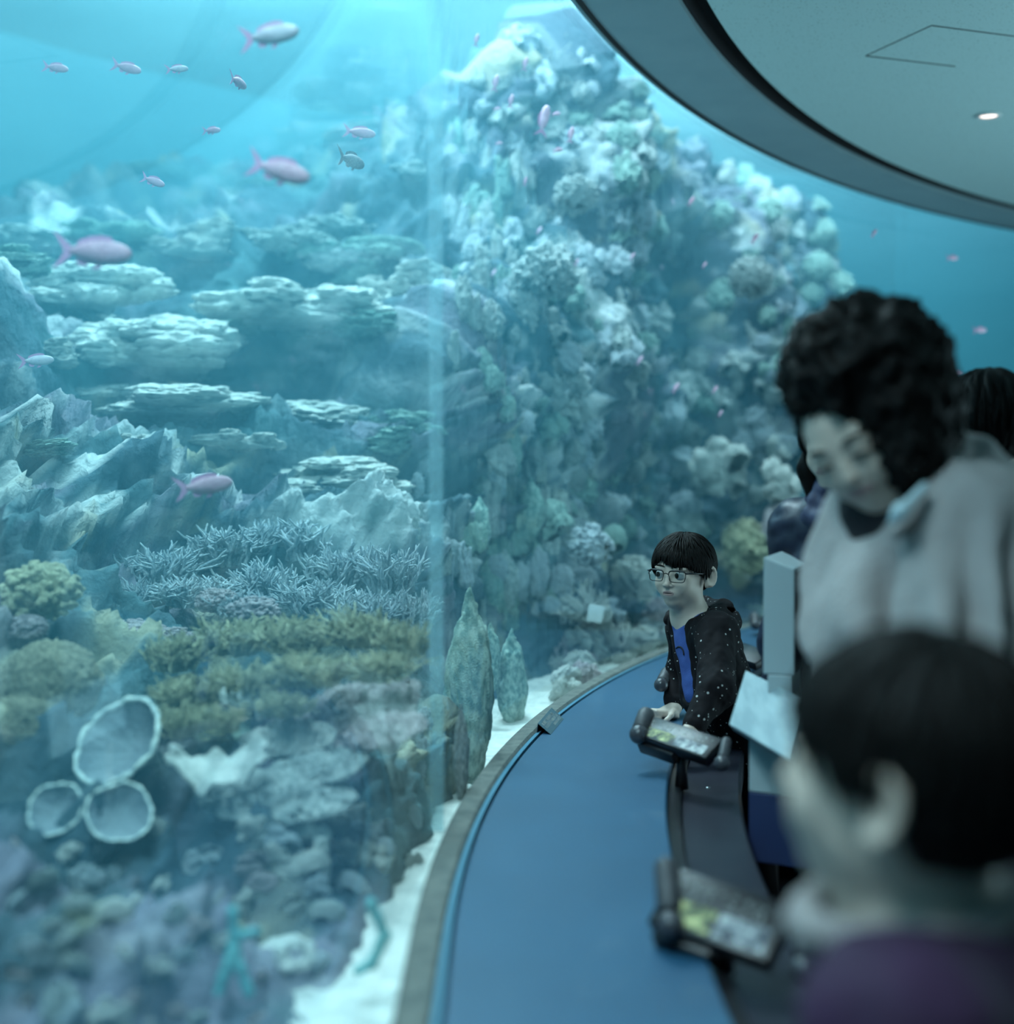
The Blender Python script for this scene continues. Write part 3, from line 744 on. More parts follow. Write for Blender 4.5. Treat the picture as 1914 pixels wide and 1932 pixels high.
lft('boulder', 2, K_brown, 'brain_coral', 55, 1350, 2.65, 150, 130, 'second brown coral boulder lower at the left edge')
lft('boulder', 1, K_teal, 'dome_coral', 130, 1040, 4.2, 260, 90, 'hazy teal coral mound behind the staghorn thicket at left')
for px, py, D, wd, hp, vr, lab in [(640, 895, 4.7, 320, 80, 1, 'pale flat shelf of coral just above the staghorn thicket'), (600, 575, 5.6, 460, 130, 0, 'broad pale rock shelf high left of the window joint'),
                                   (290, 655, 5.2, 400, 130, 2, 'broad pale rock shelf in the upper left water'), (180, 540, 5.4, 300, 100, 1, 'pale ragged shelf under the longest pink fish'), (330, 760, 4.8, 420, 80, 0, 'long pale shelf midway up at left')]:
    lft('lobed', vr, K_pale, 'shelf_coral', px, py, D, wd, hp, lab)

# long table coral
def table(name, px, py, D, wpx, hpx, rot, m, label, seed, stem=True):
    sc = D / F; s = Solid((-1.15, -0.8, -0.5), (1.15, 0.8, 0.35), 0.02)
    rs = np.random.RandomState(seed)
    s.ell((0, 0, 0), (0.95, 0.5, 0.10))
    s.ell((0.35, -0.12, 0.03), (0.55, 0.4, 0.09), 0.05); s.ell((-0.45, 0.1, 0.02), (0.5, 0.36, 0.09), 0.05)
    for i in range(90):
        a = rs.uniform(0, 6.28); r = math.sqrt(rs.rand())
        x, y = 0.9 * r * math.cos(a), 0.47 * r * math.sin(a)
        s.cap((x, y, 0.02), (x + rs.normal() * .03, y + rs.normal() * .03, 0.10 + 0.07 * rs.rand()), 0.05, 0.035, 0.03)
    if stem: s.cap((0, 0, -0.42), (0, 0, 0), 0.22, 0.35, 0.15)
    me = s.mesh(name, lambda v: 0.05 * fbm(v * np.array([4, 4, 8.0]), 3, seed) + 0.02 * fbm(v * 18, 2, seed))
    o = obj(name, me, m); o.location = P(px, py, D); W = wpx * sc / 2
    o.scale = (W, W, W * hpx); o.rotation_euler = rot
    return tag(o, label, 'coral')
table('table_coral', 650, 1352, 2.75, 330, 1.0, (0.55, -0.38, 0.1), K_pink, 'long rosy grey table coral sloping up to the window joint', 4)
table('table_coral', 730, 1378, 2.55, 170, 1.1, (0.5, -0.25, 0.2), K_pink, 'smaller rosy table coral lobe jutting out in front of the long one', 5)
table('table_coral', 545, 1395, 2.6, 190, 1.1, (0.45, -0.1, 0.3), K_pale, 'pale crusty table coral lobe beside the wavy white plate coral', 6)
table('table_coral', 520, 1500, 2.45, 330, 0.8, (0.4, 0.02, 0.0), K_grey, 'broad grey rock table carrying the wavy white plate coral', 7)
table('table_coral', 600, 1450, 2.5, 200, 0.9, (0.45, -0.2, 0.0), K_grey, 'grey crust of coral between the wavy plate and the long table coral', 8)

# small mushroom coral
mu = empty('mushroom_coral', P(458, 1375, 2.7), 'small pale mushroom shaped coral on a thick stalk in front of the thicket', 'coral')
b_ = P(458, 1385, 2.7); u = 2.7 / F
s = Solid((-60*u, -60*u, -10*u), (60*u, 60*u, 110*u), 2*u)
s.cap((0, 0, 0), (0, 0, 55*u), 17*u, 14*u)
me = s.mesh('stalk', lambda v: 0.003 * fbm(v * 60, 2, 3)); o = obj('stalk', me, K_teal); o.location = b_; o.parent = mu; o.matrix_parent_inverse = mu.matrix_basis.inverted()
s = Solid((-70*u, -70*u, 20*u), (70*u, 70*u, 120*u), 2*u)
s.ell((0, 0, 72*u), (44*u, 44*u, 27*u)); s.ell((8*u, 0, 82*u), (30*u, 34*u, 20*u), 10*u)
me = s.mesh('cap', lambda v: 0.003 * fbm(v * 120, 2, 3)); o = obj('cap', me, K_pale); o.location = b_; o.parent = mu; o.matrix_parent_inverse = mu.matrix_basis.inverted()

# cup sponges: a wide bowl with a pale wavy rim
M_cup = cmat('cup_sponge_skin', (0.17, 0.22, 0.26), (0.30, 0.36, 0.40), 9, 0.4)
M_rim = cmat('cup_sponge_rim', (0.66, 0.78, 0.78), (0.86, 0.95, 0.88), 20, 0.3)
def cup(px, py, D, R0, outline, tilt, label, depth=0.75):
    """outline: rim radius in units of R0 at twelve directions, clockwise as one looks into the bowl"""
    u = D / F * R0; n = 96
    rad = [np.interp(j / n * 12, range(13), list(outline) + [outline[0]]) for j in range(n)]
    rad = np.convolve(np.array(rad * 3), np.ones(5) / 5, 'same')[n:2*n]
    wob = 0.035 * np.sin(np.arange(n) * 0.61) + 0.02 * np.sin(np.arange(n) * 1.37 + 1)
    root = empty('cup_sponge', P(px, py, D), label, 'sponge', rot=tilt)
    def ring(f, z, extra=0.0):
        return [Vector((math.cos(6.2832 * j / n) * rad[j] * f * (1 + extra * wob[j] * 2), math.sin(6.2832 * j / n) * rad[j] * f * (1 + extra * wob[j] * 2), z + wob[j] * (0.9 if f > 0.8 else f * 0.5))) * u for j in range(n)]
    prof_o = [(0.10, -depth - 0.55), (0.16, -depth - 0.25), (0.34, -depth - 0.06), (0.66, -0.45 * depth), (0.90, -0.14), (1.0, 0.0)]
    prof_i = [(0.955, 0.0), (0.86, -0.12), (0.62, -0.42 * depth), (0.3, -0.72 * depth), (0.02, -0.78 * depth)]
    mb = MB(); rings = [ring(f, z) for f, z in prof_o + prof_i]; vs = sum(rings, []); fs = []
    for i in range(len(rings) - 1):
        for j in range(n): fs.append((i*n+j, i*n+(j+1) % n, (i+1)*n+(j+1) % n, (i+1)*n+j))
    mb.add(vs, fs); me = mb.mesh('bowl')
    o = obj('bowl', me, M_cup, root); o.matrix_parent_inverse = Matrix.Identity(4)
    sub = o.modifiers.new('sub', 'SUBSURF'); sub.levels = sub.render_levels = 1
    rr = ring(0.98, 0.012); mb = MB(); mb.tube(rr + rr[:2], [u * (0.046 + 0.014 * math.sin(j * 0.9)) for j in range(n)] + [u * 0.046] * 2, 8, cap=False)
    o = obj('rim', mb, M_rim, root); o.matrix_parent_inverse = Matrix.Identity(4); o['label'] = 'pale thick wavy rim'
    return root
cup(225, 1398, 2.45, 92, (1.02, 0.98, 1.0, 0.92, 0.9, 1.02, 1.08, 1.12, 1.0, 0.92, 0.9, 0.98), (math.radians(58), math.radians(-12), math.radians(-22)), 'largest grey cup sponge with a bright pale rim at lower left')
cup(104, 1526, 2.3, 54, (1, .96, 1.02, .9, 1, 1.05, .95, 1.0, .92, 1.0, .95, 1.02), (math.radians(55), math.radians(-4), math.radians(-5)), 'small cup sponge at the left edge under the largest cup')
cup(225, 1532, 2.3, 62, (1.0, 0.94, 1.02, 1.0, 0.9, 1.05, 1, .95, 1.0, .93, 1.0, 1.05), (math.radians(52), math.radians(6), math.radians(12)), 'small cup sponge right of the leftmost one under the largest cup')

# wavy white plate
mb = MB(); n, m_ = 70, 12; vs = []
for i in range(n):
    a = i / (n - 1)
    for j in range(m_):
        r = j / (m_ - 1)
        x = -0.5 + a + 0.03 * math.sin(r * 9); y = (r - 0.5) * (0.16 + 0.34 * math.sin(math.pi * a) ** 0.7) + 0.03 * math.sin(a * 11)
        e = abs(r - 0.5) * 2
        z = 0.17 * abs(x * 2) ** 2.2 + 0.075 * math.sin(a * 15 + 1.5 * r) * e * e + 0.13 * max(0, a - 0.55) * 2 * r + 0.03 * math.sin(a * 31) * e ** 3
        vs.append((x, y, z))
mb.add(vs, [(i*m_+j, (i+1)*m_+j, (i+1)*m_+j+1, i*m_+j+1) for i in range(n-1) for j in range(m_-1)])
o = obj('wavy_plate_coral', mb, K_pale); so = o.modifiers.new('thick', 'SOLIDIFY'); so.thickness = 0.035; so.offset = 0
su = o.modifiers.new('sub', 'SUBSURF'); su.levels = su.render_levels = 2
o.location = P(412, 1455, 2.4); W = 185 * 2.4 / F; o.scale = (W, W * 1.1, W * 1.2); o.rotation_euler = (0.5, -0.02, 0.1)
tag(o, 'wavy white plate coral right of the largest cup sponge', 'coral')

# lower rock face: crusts, holes, finger sponges
patch(60, 20, 780, 1560, 1930, ('lobed', 'cauliflower', 'boulder', 'plates'), (K_grey, K_pale, K_pink, K_blue), 'crust_coral', 'on the low rock face', 'crusts on the low rock face', (50, 120), 0.6, seed=21, gap=False)
patch(10, 300, 700, 1530, 1700, ('lobed', 'cauliflower'), (K_pale, K_pale, K_blue), 'crust_coral', 'under the wavy plate coral', 'white crusts under the plate coral', (60, 130), 0.6, seed=22)
def ringcoral(px, py, D, r, label):
    D = (on_reef(px, py)[2] or D + 0.1) - 0.06
    u = D / F * r; s = Solid((-1.6*u, -1.2*u, -1.6*u), (1.6*u, 1.2*u, 1.6*u), u * 0.07)
    for j in range(14):
        a = j / 14 * 6.2832; s.ell((math.cos(a) * u * 0.85, 0.1 * u * math.sin(3 * a), math.sin(a) * u * 0.7), u * (0.38 + 0.1 * math.sin(j * 2.3)), u * 0.15)
    o = obj('ring_sponge', s.mesh('ring_sponge', lambda v: 0.12 * u * fbm(v / u * 3, 3, int(px))), K_pale); o.location = P(px, py, D)
    tag(o, label, 'sponge')
ringcoral(572, 1592, 2.2, 42, 'white sponge ring around a dark hole under the wavy plate coral')
ringcoral(557, 1800, 2.05, 32, 'pale sponge ring around a small dark hole near the sand')
M_fing = cmat('teal_sponge', (0.10, 0.36, 0.40), (0.20, 0.55, 0.56), 20, 0.4)
u = 2.05 / F
def fingers(px, py, D, segs, label, rooted=True):
    D = (on_reef(px, py)[2] or D + 0.12) - 0.10 if rooted else D
    c = P(px, py, D); u = D / F; s = Solid((-110*u, -40*u, -120*u), (110*u, 40*u, 120*u), 2.4*u)
    for (a, b, r) in segs: s.cap((a[0]*u, a[2]*u, -a[1]*u), (b[0]*u, b[2]*u, -b[1]*u), r*u, r*0.8*u, 8*u)
    o = obj('finger_sponge', s.mesh('finger_sponge', lambda v: 2*u * fbm(v / u * 0.06, 2, 4)), M_fing); o.location = c
    tag(o, label, 'sponge')
fingers(440, 1790, 1.98, [((0, -70, 0), (2, 0, -5), 11), ((2, -20, 0), (48, -38, -8), 9), ((2, 0, -5), (-25, 78, -12), 12), ((2, 0, -5), (32, 80, -12), 12)], 'teal finger sponge with spread arms near the bottom of the rock')
fingers(705, 1775, 1.97, [((-5, -70, 0), (22, -10, 0), 12), ((22, -10, 0), (-2, 40, -4), 13), ((-2, 40, -4), (-30, 55, -6), 11)], 'teal curved finger sponge reaching to the sand at lower left', False)

# ---- fish
M_fish = mat('pink_fish_skin', (0.50, 0.24, 0.34), 0.5, (0.66, 0.38, 0.48), 30)
M_fishp = mat('pale_pink_fish_skin', (0.72, 0.42, 0.58), 0.5, (0.85, 0.58, 0.72), 30)
M_fin = mat('pink_fin', (0.62, 0.30, 0.50), 0.5)
M_gfish = mat('grey_fish_skin', (0.10, 0.13, 0.18), 0.5, (0.2, 0.24, 0.28), 30)
M_pale_f = mat('silver_fish_skin', (0.5, 0.46, 0.55), 0.4, (0.62, 0.58, 0.64), 20)
M_eye = mat('fish_eye', (0.01, 0.01, 0.012), 0.15)
def fin(pts, th=0.004):
    mb = MB(); n = len(pts)
    vs = [Vector((x, -th, z)) for x, z in pts] + [Vector((x, th, z)) for x, z in pts]
    fs = [list(range(n - 1, -1, -1)), list(range(n, 2 * n))] + [(i, (i + 1) % n, n + (i + 1) % n, n + i) for i in range(n)]
    return mb.add(vs, fs)
def fish_proto(m, mf):
    """unit long, nose towards +x"""
    s = Solid((-0.6, -0.15, -0.3), (0.6, 0.15, 0.3), 0.012)
    s.ell((0.10, 0, 0), (0.36, 0.085, 0.15)); s.ell((0.24, 0, -0.015), (0.24, 0.075, 0.115), 0.05)
    s.cap((-0.05, 0, 0.005), (-0.30, 0, 0.01), 0.075, 0.03, 0.10); s.ell((-0.30, 0, 0.01), (0.06, 0.015, 0.05), 0.03)
    body = s.mesh('body'); body.materials.append(m)
    fs = {'tail_fin': fin([(-0.27, 0.0), (-0.33, 0.07), (-0.45, 0.17), (-0.58, 0.25), (-0.47, 0.09), (-0.42, 0.0), (-0.47, -0.09), (-0.57, -0.22), (-0.44, -0.16), (-0.33, -0.06)]),
          'dorsal_fin': fin([(0.27, 0.10), (0.20, 0.19), (0.08, 0.215), (-0.08, 0.20), (-0.22, 0.15), (-0.26, 0.09), (-0.16, 0.05), (0.1, 0.11)]),
          'anal_fin': fin([(-0.05, -0.10), (-0.12, -0.18), (-0.22, -0.17), (-0.25, -0.10), (-0.2, -0.05)]),
          'pelvic_fin': fin([(0.14, -0.12), (0.06, -0.21), (-0.03, -0.22), (0.04, -0.12)])}
    out = [('body', body)]
    for k_, mb in fs.items(): me = mb.mesh(k_, False); me.materials.append(mf); out.append((k_, me))
    e = MB().ball((0.345, 0.052, 0.03), 0.02, 10).ball((0.345, -0.052, 0.03), 0.02, 10).mesh('eye'); e.materials.append(M_eye)
    out.append(('eye', e)); return out
FP = {'pink': fish_proto(M_fish, M_fin), 'grey': fish_proto(M_gfish, M_gfish), 'silver': fish_proto(M_pale_f, M_fin), 'pale': fish_proto(M_fishp, M_fin)}
def fish(kind, px, py, D, Lpx, yaw, pitch, label, group=None, parts=6):
    e = empty('fish', P(px, py, D), label, 'fish', group, (0, -pitch, yaw)); L = Lpx * D / F / max(0.35, abs(math.cos(yaw)))
    e.scale = (L, L, L)
    for nm, me in FP[kind][:parts]:
        o = bpy.data.objects.new(nm, me); C.objects.link(o); o.parent = e
fish('silver', 512, 66, 2.6, 112, -0.25, 0.10, 'pale silvery fish at the top of the water, nearest the surface')
fish('pink', 530, 322, 2.5, 122, -0.2, -0.28, 'large pink fish heading down right under the pale silvery one')
fish('pink', 180, 476, 2.6, 148, -0.15, -0.06, 'longest pink fish swimming level at the left')
fish('pink', 388, 916, 2.9, 100, 0.35, 0.16, 'pink fish swimming just above the staghorn thicket')
fish('grey', 664, 303, 3.6, 38, 1.1, 0.0, 'small dark grey fish right of the large pink fish')
for i, (px, py, L, yaw, pt_) in enumerate([(240, 128, 58, -0.1, -0.25), (106, 128, 50, -0.1, -0.15), (400, 246, 36, -0.3, 0.0), (680, 250, 60, 0.0, -0.12)]):
    fish('pink', px, py, 4.2, L, yaw, pt_, ['thin pink fish near the surface left of the pale silvery fish', 'faint pink fish near the surface at the left edge of the water', 'faint small pink fish below the row at the surface', 'faint slim pink fish above the small dark grey fish'][i])
fish('silver', 335, 130, 4.0, 40, 0.3, 0.15, 'small silver fish between the thin pink fish and the pale spot')
fish('pink', 450, 155, 3.8, 22, 1.3, 0.0, 'tiny bright pink fish seen head on below the pale silvery fish')
fish('pink', 290, 342, 3.8, 48, -0.2, -0.35, 'small faint pink fish left of the large pink fish')
fish('silver', 70, 680, 3.6, 60, 0.3, 0.1, 'faint silver fish at the left edge below the longest pink fish')
for px, py, L, v in [(992, 120, 26, 1), (900, 75, 24, 1), (936, 156, 30, 1), (1027, 226, 56, 1), (1050, 215, 18, 0), (1053, 283, 20, 0), (1078, 254, 30, 1), (938, 205, 14, 0), (965, 190, 26, 1), (942, 270, 14, 0), (992, 342, 18, 1)]:
    fish('pale', px, py, 5.0, L, 0.6 if not v else 0.3, 1.35 if v else 0.3, 'tiny %s pink fish right of the window joint, %s' % (('level', 'upright')[v], where3(px, py, 890, 1085, 70, 350)), 'tiny pink fish by the window joint', 3)
for px, py, L in [(1305, 380, 20), (1018, 435, 16), (1086, 498, 22), (1052, 498, 16), (1194, 484, 16), (1425, 450, 22), (1650, 440, 18), (932, 515, 16), (1208, 680, 20), (1276, 732, 22), (1330, 500, 14), (1350, 735, 16), (1360, 780, 14)]:
    fish('pale', px, py, 5.6, L, 0.5, 0.9, 'tiny pink fish over the reef wall, %s' % where3(px, py, 930, 1650, 370, 790), 'tiny pink fish over the reef wall', 3)
for px, py, L in [(1798, 487, 26), (1850, 623, 30), (1806, 706, 24)]:
    fish('pale', px, py, 6.2, L, 0.5, 0.1, '%s of the three pink fish in the open blue water' % {487: 'topmost', 623: 'middle', 706: 'lowest'}[py], 'pink fish in the open water', 3)

# ================================================================ signs, kiosk
M_black = mat('black_plastic', (0.010, 0.010, 0.013), 0.35, spec=0.4)
M_rod = mat('dark_rubber_grip', (0.05, 0.052, 0.06), 0.5, (0.065, 0.068, 0.075), 60, spec=0.4)
M_rodball = mat('grip_ball', (0.06, 0.06, 0.07), 0.28, spec=0.5)
M_text = mat('white_print', (0.42, 0.44, 0.42), 0.6)
def pic_mat(name, c1, c2, c3):
    m = bpy.data.materials.new(name); m.use_nodes = True; nt = m.node_tree; b = nt.nodes['Principled BSDF']; b.inputs['Roughness'].default_value = 0.5; b.inputs['Specular IOR Level'].default_value = 0.15
    tc = nt.nodes.new('ShaderNodeTexCoord'); n = nt.nodes.new('ShaderNodeTexNoise'); n.inputs['Scale'].default_value = 55; n.inputs['Detail'].default_value = 6
    r = nt.nodes.new('ShaderNodeValToRGB'); r.color_ramp.elements[0].position = 0.36; r.color_ramp.elements[0].color = (*c1, 1)
    r.color_ramp.elements[1].position = 0.68; r.color_ramp.elements[1].color = (*c3, 1); e = r.color_ramp.elements.new(0.5); e.color = (*c2, 1)
    nt.links.new(tc.outputs['Object'], n.inputs[0]); nt.links.new(n.outputs[0], r.inputs[0]); nt.links.new(r.outputs[0], b.inputs['Base Color'])
    return m
M_pic1 = pic_mat('coral_photo_yellow', (0.03, 0.04, 0.05), (0.22, 0.24, 0.12), (0.60, 0.58, 0.28))
M_pic2 = pic_mat('coral_photo_grey', (0.05, 0.06, 0.08), (0.28, 0.30, 0.32), (0.62, 0.64, 0.62))
M_print = mat('sign_black_print', (0.008, 0.009, 0.012), 0.5, spec=0.15)
def frame3(TL, TR, BL):
    u = (TR - TL).normalized(); v = (BL - TL); v = (v - u * v.dot(u)).normalized(); n = u.cross(v)
    if n.dot(CAM - TL) < 0: n = -n
    return u, v, n
def glyphs(mb, o, u, v, n, w, h, rs, th=0.0012):
    """one small written sign in a w by h cell: several strokes"""
    M = Matrix((u, v, n)).transposed()
    for k in range(rs.choice((3, 4, 4, 5))):
        t = rs.random()
        if t < 0.5: mb.box(o + u * w * 0.5 + v * h * rs.choice((0.12, 0.35, 0.6, 0.88)), (w * rs.uniform(0.25, 0.45), h * 0.035, th / 2), M)
        else: mb.box(o + u * w * rs.choice((0.2, 0.5, 0.8)) + v * h * 0.5, (w * 0.045, h * rs.uniform(0.25, 0.48), th / 2), M)
def sign(TL, TR, BL, BR, rl, rr, label, seed, foot, left_rod=True, right_rod=True, pale=False, text=True):
    rs = random.Random(seed)
    root = empty('tilted_sign', (TL + BR) / 2, label, 'sign', 'tilted reef signs along the ledge')
    u, v, n = frame3(TL, TR, BL); M = Matrix((u, v, n)).transposed()
    for on, A, B, r, ball in ((left_rod, TL, BL, rl, 1.1), (right_rod, TR, BR, rr, 1.42)):
        if not on: continue
        d = (B - A).normalized(); mb = MB(); L = (B - A).length
        pr = [(r * math.sin(t), -r * math.cos(t)) for t in (0.02, 0.5, 1.0, 1.4)] + [(r, 0.0), (r, L * 0.62), (r * 0.93, L * 0.64), (r * 0.93, L * 0.66)]
        q = d.to_track_quat('Z', 'Y').to_matrix()
        mb.lathe(pr, 24, A, q); g = obj('grip', mb, M_rod, root)
        obj('grip_ball', MB().ball(A + d * L * 0.85, r * ball, 24), M_rodball, g)
    W = (TR - TL).length; H = abs((BL - TL).dot(v)); W2 = W - rl - rr
    a = TL + u * rl * 0.9
    ctr = a + u * W2 / 2 + v * H * 0.42
    obj('housing', MB().box(ctr - n * 0.012, (W2 / 2 + 0.003, H * 0.50, 0.014), M), M_black, root, bevel=0.003)
    obj('sign_face', MB().box(ctr + n * 0.0008, (W2 / 2 * 0.92, H * 0.42, 0.0008), M), M_print if not pale else mat('pale_sign_face', (0.35, 0.42, 0.45), 0.12), root, smooth=False)
    obj('lower_housing', MB().box(ctr - u * W2 * 0.22 + v * H * 0.50 - n * 0.032, (W2 * 0.26, H * 0.12, 0.016), M), M_black, root, bevel=0.003)
    if text:
        hw = W2 * 0.92 / 2
        for i in (0, 1):
            x0 = a + u * (W2 * 0.04 + i * hw) + n * 0.0017 + v * (0.02 * H)
            obj('coral_picture', MB().box(x0 + u * hw * 0.5 + v * H * 0.60, (hw * 0.46, H * 0.20, 0.0004), M), (M_pic1, M_pic2)[i], root, smooth=False)
            mb = MB(); c = W2 * 0.045
            for j, (px_, sz) in enumerate(((0.12, 1.7), (0.38, 1.1), (0.56, 1.25), (0.70, 1.1), (0.90, 0.7))):
                for k in range(2 if sz > 1 else 1):
                    glyphs(mb, x0 + u * (px_ * hw - c * sz / 2) + v * (H * (0.06 + 0.15 * k)) + n * 0.0004, u, v, n, c * sz, H * 0.12, rs, 0.0006)
            obj('lettering', mb, M_text, root, smooth=False)
    base = ctr - n * 0.03; s_, o_ = inv(base); foot = G(s_, min(max(o_, 0.44), 0.56), 0.79)
    obj('support', MB().tube([base, base * 0.5 + foot * 0.5 + Vector((0, 0, 0.0)), foot], [0.014, 0.012, 0.016], 12), M_black, root)
    return root
def railtop(x, y):
    s_, o_ = inv(Vector((x, y, 0))); return G(s_, 0.50, 0.782)
A = P(1219, 1350, 3.20); B = P(1204, 1392, 3.14); C_ = P(1371, 1400, 3.02); Dd = P(1361, 1447, 2.95)
sign(A, C_, B, Dd, 0.0205, 0.0120, 'sharp black sign with two coral pictures and white writing in front of the boy', 1, railtop(0.45, 3.05))
A = P(1258, 1640, 2.02); B = P(1268, 1765, 1.93); C_ = P(1512, 1722, 1.90); Dd = P(1518, 1850, 1.81)
sign(A, C_, B, Dd, 0.0185, 0.0130, 'blurred nearest sign with a thick grey grip at the lower edge of the ledge', 2, railtop(0.3, 1.9))
A = P(1259, 1270, 3.92); B = P(1246, 1296, 3.84); C_ = P(1395, 1295, 3.98); Dd = P(1385, 1320, 3.9)
sign(A, C_, B, Dd, 0.0185, 0.0125, 'sign mostly hidden by the boy, only its dark round grip showing past his shirt', 3, railtop(0.55, 4.0))
A = P(1372, 1205, 4.62); B = P(1376, 1238, 4.5); C_ = P(1462, 1235, 4.45); Dd = P(1462, 1268, 4.34)
sign(A, C_, B, Dd, 0.014, 0.0125, 'tilted sign with a shiny pale face between the boy\'s back and the podium', 4, railtop(0.8, 4.4), pale=True, text=False)
A = P(1424, 1163, 5.9); B = P(1426, 1181, 5.8); C_ = P(1520, 1175, 5.9); Dd = P(1522, 1193, 5.8)
sign(A, C_, B, Dd, 0.021, 0.0145, 'farthest sign whose dark grip peeks out beside the podium', 5, railtop(1.3, 5.9), text=False)

# folded label plate on the ledge
root = empty('label_plate', P(1038, 1385, 3.7), 'small folded dark label plate with white lettering standing on the ledge by the curb', 'label')
a0 = P(1013, 1389, 3.61); a1 = P(1039, 1360, 3.86); b0 = P(1040, 1390, 3.60); b1 = P(1064, 1361, 3.83)
for p in (a0, a1, b0, b1): p.z = LZ + 0.0008
r0 = a0 + Vector((0.004, 0.006, 0.026)); r1 = a1 + Vector((0.004, 0.0, 0.026))
M_lab = mat('label_plate', (0.09, 0.14, 0.17), 0.15)
def slab(pts, nrm, th):
    mb = MB(); k_ = len(pts); mb.add(list(pts) + [p - nrm * th for p in pts], [list(range(k_)), list(range(2*k_-1, k_-1, -1))] + [(i, (i+1) % k_, k_+(i+1) % k_, k_+i) for i in range(k_)]); return mb
nn = (b0 - r0).cross(r1 - r0).normalized(); nn = nn if nn.z > 0 else -nn
obj('plate', slab([r0, r1, b1, b0], nn, 0.0015), M_lab, root, smooth=False)
obj('plate', slab([a0, a1, r1, r0], Vector((-1, 0, 0.2)).normalized() * -1, 0.001), M_lab, root, smooth=False)
rs_ = random.Random(3); mb = MB(); uu = (r1 - r0).normalized() * 1.0; vv = (b0 - r0).normalized(); Lr = (r1 - r0).length; Wr = (b0 - r0).length
for row, (st, en, hh) in enumerate([(0.08, 0.80, 0.012), (0.08, 0.92, 0.011), (0.45, 0.92, 0.010)]):
    x = st
    while x < en:
        glyphs(mb, r0 + uu * (x * Lr) + vv * (Wr * (0.12 + 0.27 * row)) + nn * 0.0006, uu, vv, nn, 0.008, hh, rs_, 0.0005); x += 0.0105 / Lr
obj('lettering', mb, M_text, root, smooth=False)

# kiosk behind the people: leaning desk panel, cabinet and upright screen slab
M_kpale = mat('pale_kiosk_paint', (0.42, 0.50, 0.52), 0.45, (0.44, 0.52, 0.54), 6)
M_kdark = mat('dark_kiosk_screen', (0.022, 0.022, 0.032), 0.45)
M_kshade = mat('shaded_kiosk_panel', (0.03, 0.045, 0.12), 0.4)  # shade on the kiosk's lower part put into this darker colour
root = empty('information_kiosk', P(1560, 1620, 2.85) * Vector((1, 1, 0)) if False else Vector((0.68, 2.95, 0)), 'pale information kiosk with leaning desk panel, navy-shaded cabinet and upright dark screen behind the woman', 'kiosk')
dn = P(1500, 1074, 2.85); e2 = Vector((0.33, 0.94, 0)).normalized(); e1 = Vector((-0.94, 0.33, 0)).normalized(); th = 0.064; wd = 0.46; zt, zb = dn.z, 1.085
def wedge(p, d1, l1, d2, l2, z0, ztops, m, name, parent, bevel=0.003):
    q = [p, p + d1 * l1, p + d1 * l1 + d2 * l2, p + d2 * l2]
    mb = MB(); mb.add([Vector((a.x, a.y, z0)) for a in q] + [Vector((a.x, a.y, z)) for a, z in zip(q, ztops)],
                      [(3, 2, 1, 0), (4, 5, 6, 7)] + [(i, (i+1) % 4, 4 + (i+1) % 4, 4 + i) for i in range(4)])
    return obj(name, mb, m, parent, bevel=bevel, smooth=False)
wedge(dn, e1, th, e2, wd, zb, [zt, zt + 0.024, zt + 0.024, zt], M_kpale, 'screen_frame', root)
nrm = Vector((0.94, -0.33, 0)); pd = dn + nrm * 0.0015 + e2 * 0.006
wedge(pd, -nrm, 0.0014, e2, wd - 0.012, zb + 0.004, [zt - 0.006] * 4, M_kdark, 'screen', root, 0)
# leaning desk panel
q = [P(1407, 1264, 3.02), P(1376, 1366, 2.86), P(1500, 1436, 2.62), P(1516, 1318, 2.76)]
nq = (q[1] - q[0]).cross(q[3] - q[0]).normalized(); nq = nq if nq.z > 0 else -nq
q[2] = q[1] + (q[3] - q[0])
obj('desk_panel', slab(q, nq, 0.018), mat('pale_striped_desk', (0.24, 0.32, 0.35), 0.35, (0.34, 0.43, 0.45), 9, stretch=(6, 1, 1), lo=0.4, hi=0.6), root, smooth=False, bevel=0.002)
# cabinet below
c0 = P(1413, 1500, 2.84); d1 = Vector((0.86, -0.5, 0)).normalized() * 1.0; d2 = Vector((0.5, 0.86, 0)).normalized()
wedge(c0, d1, 0.30, d2, 0.26, 0.845, [0.965, 0.925, 0.925, 0.965], M_kpale, 'cabinet_top', root)
wedge(c0, d1, 0.298, d2, 0.26, 0.70, [0.8445] * 4, M_kshade, 'cabinet', root)
wedge(c0 + d1 * 0.05 + d2 * 0.04, d1, 0.2, d2, 0.18, 0.0, [0.6995] * 4, M_black, 'pedestal', root)
wedge(dn + e1 * 0.005 - Vector((0, 0, 0)), e1, 0.05, e2, 0.24, 0.98, [zb - 0.0005] * 4, M_kpale, 'screen_bracket', root)

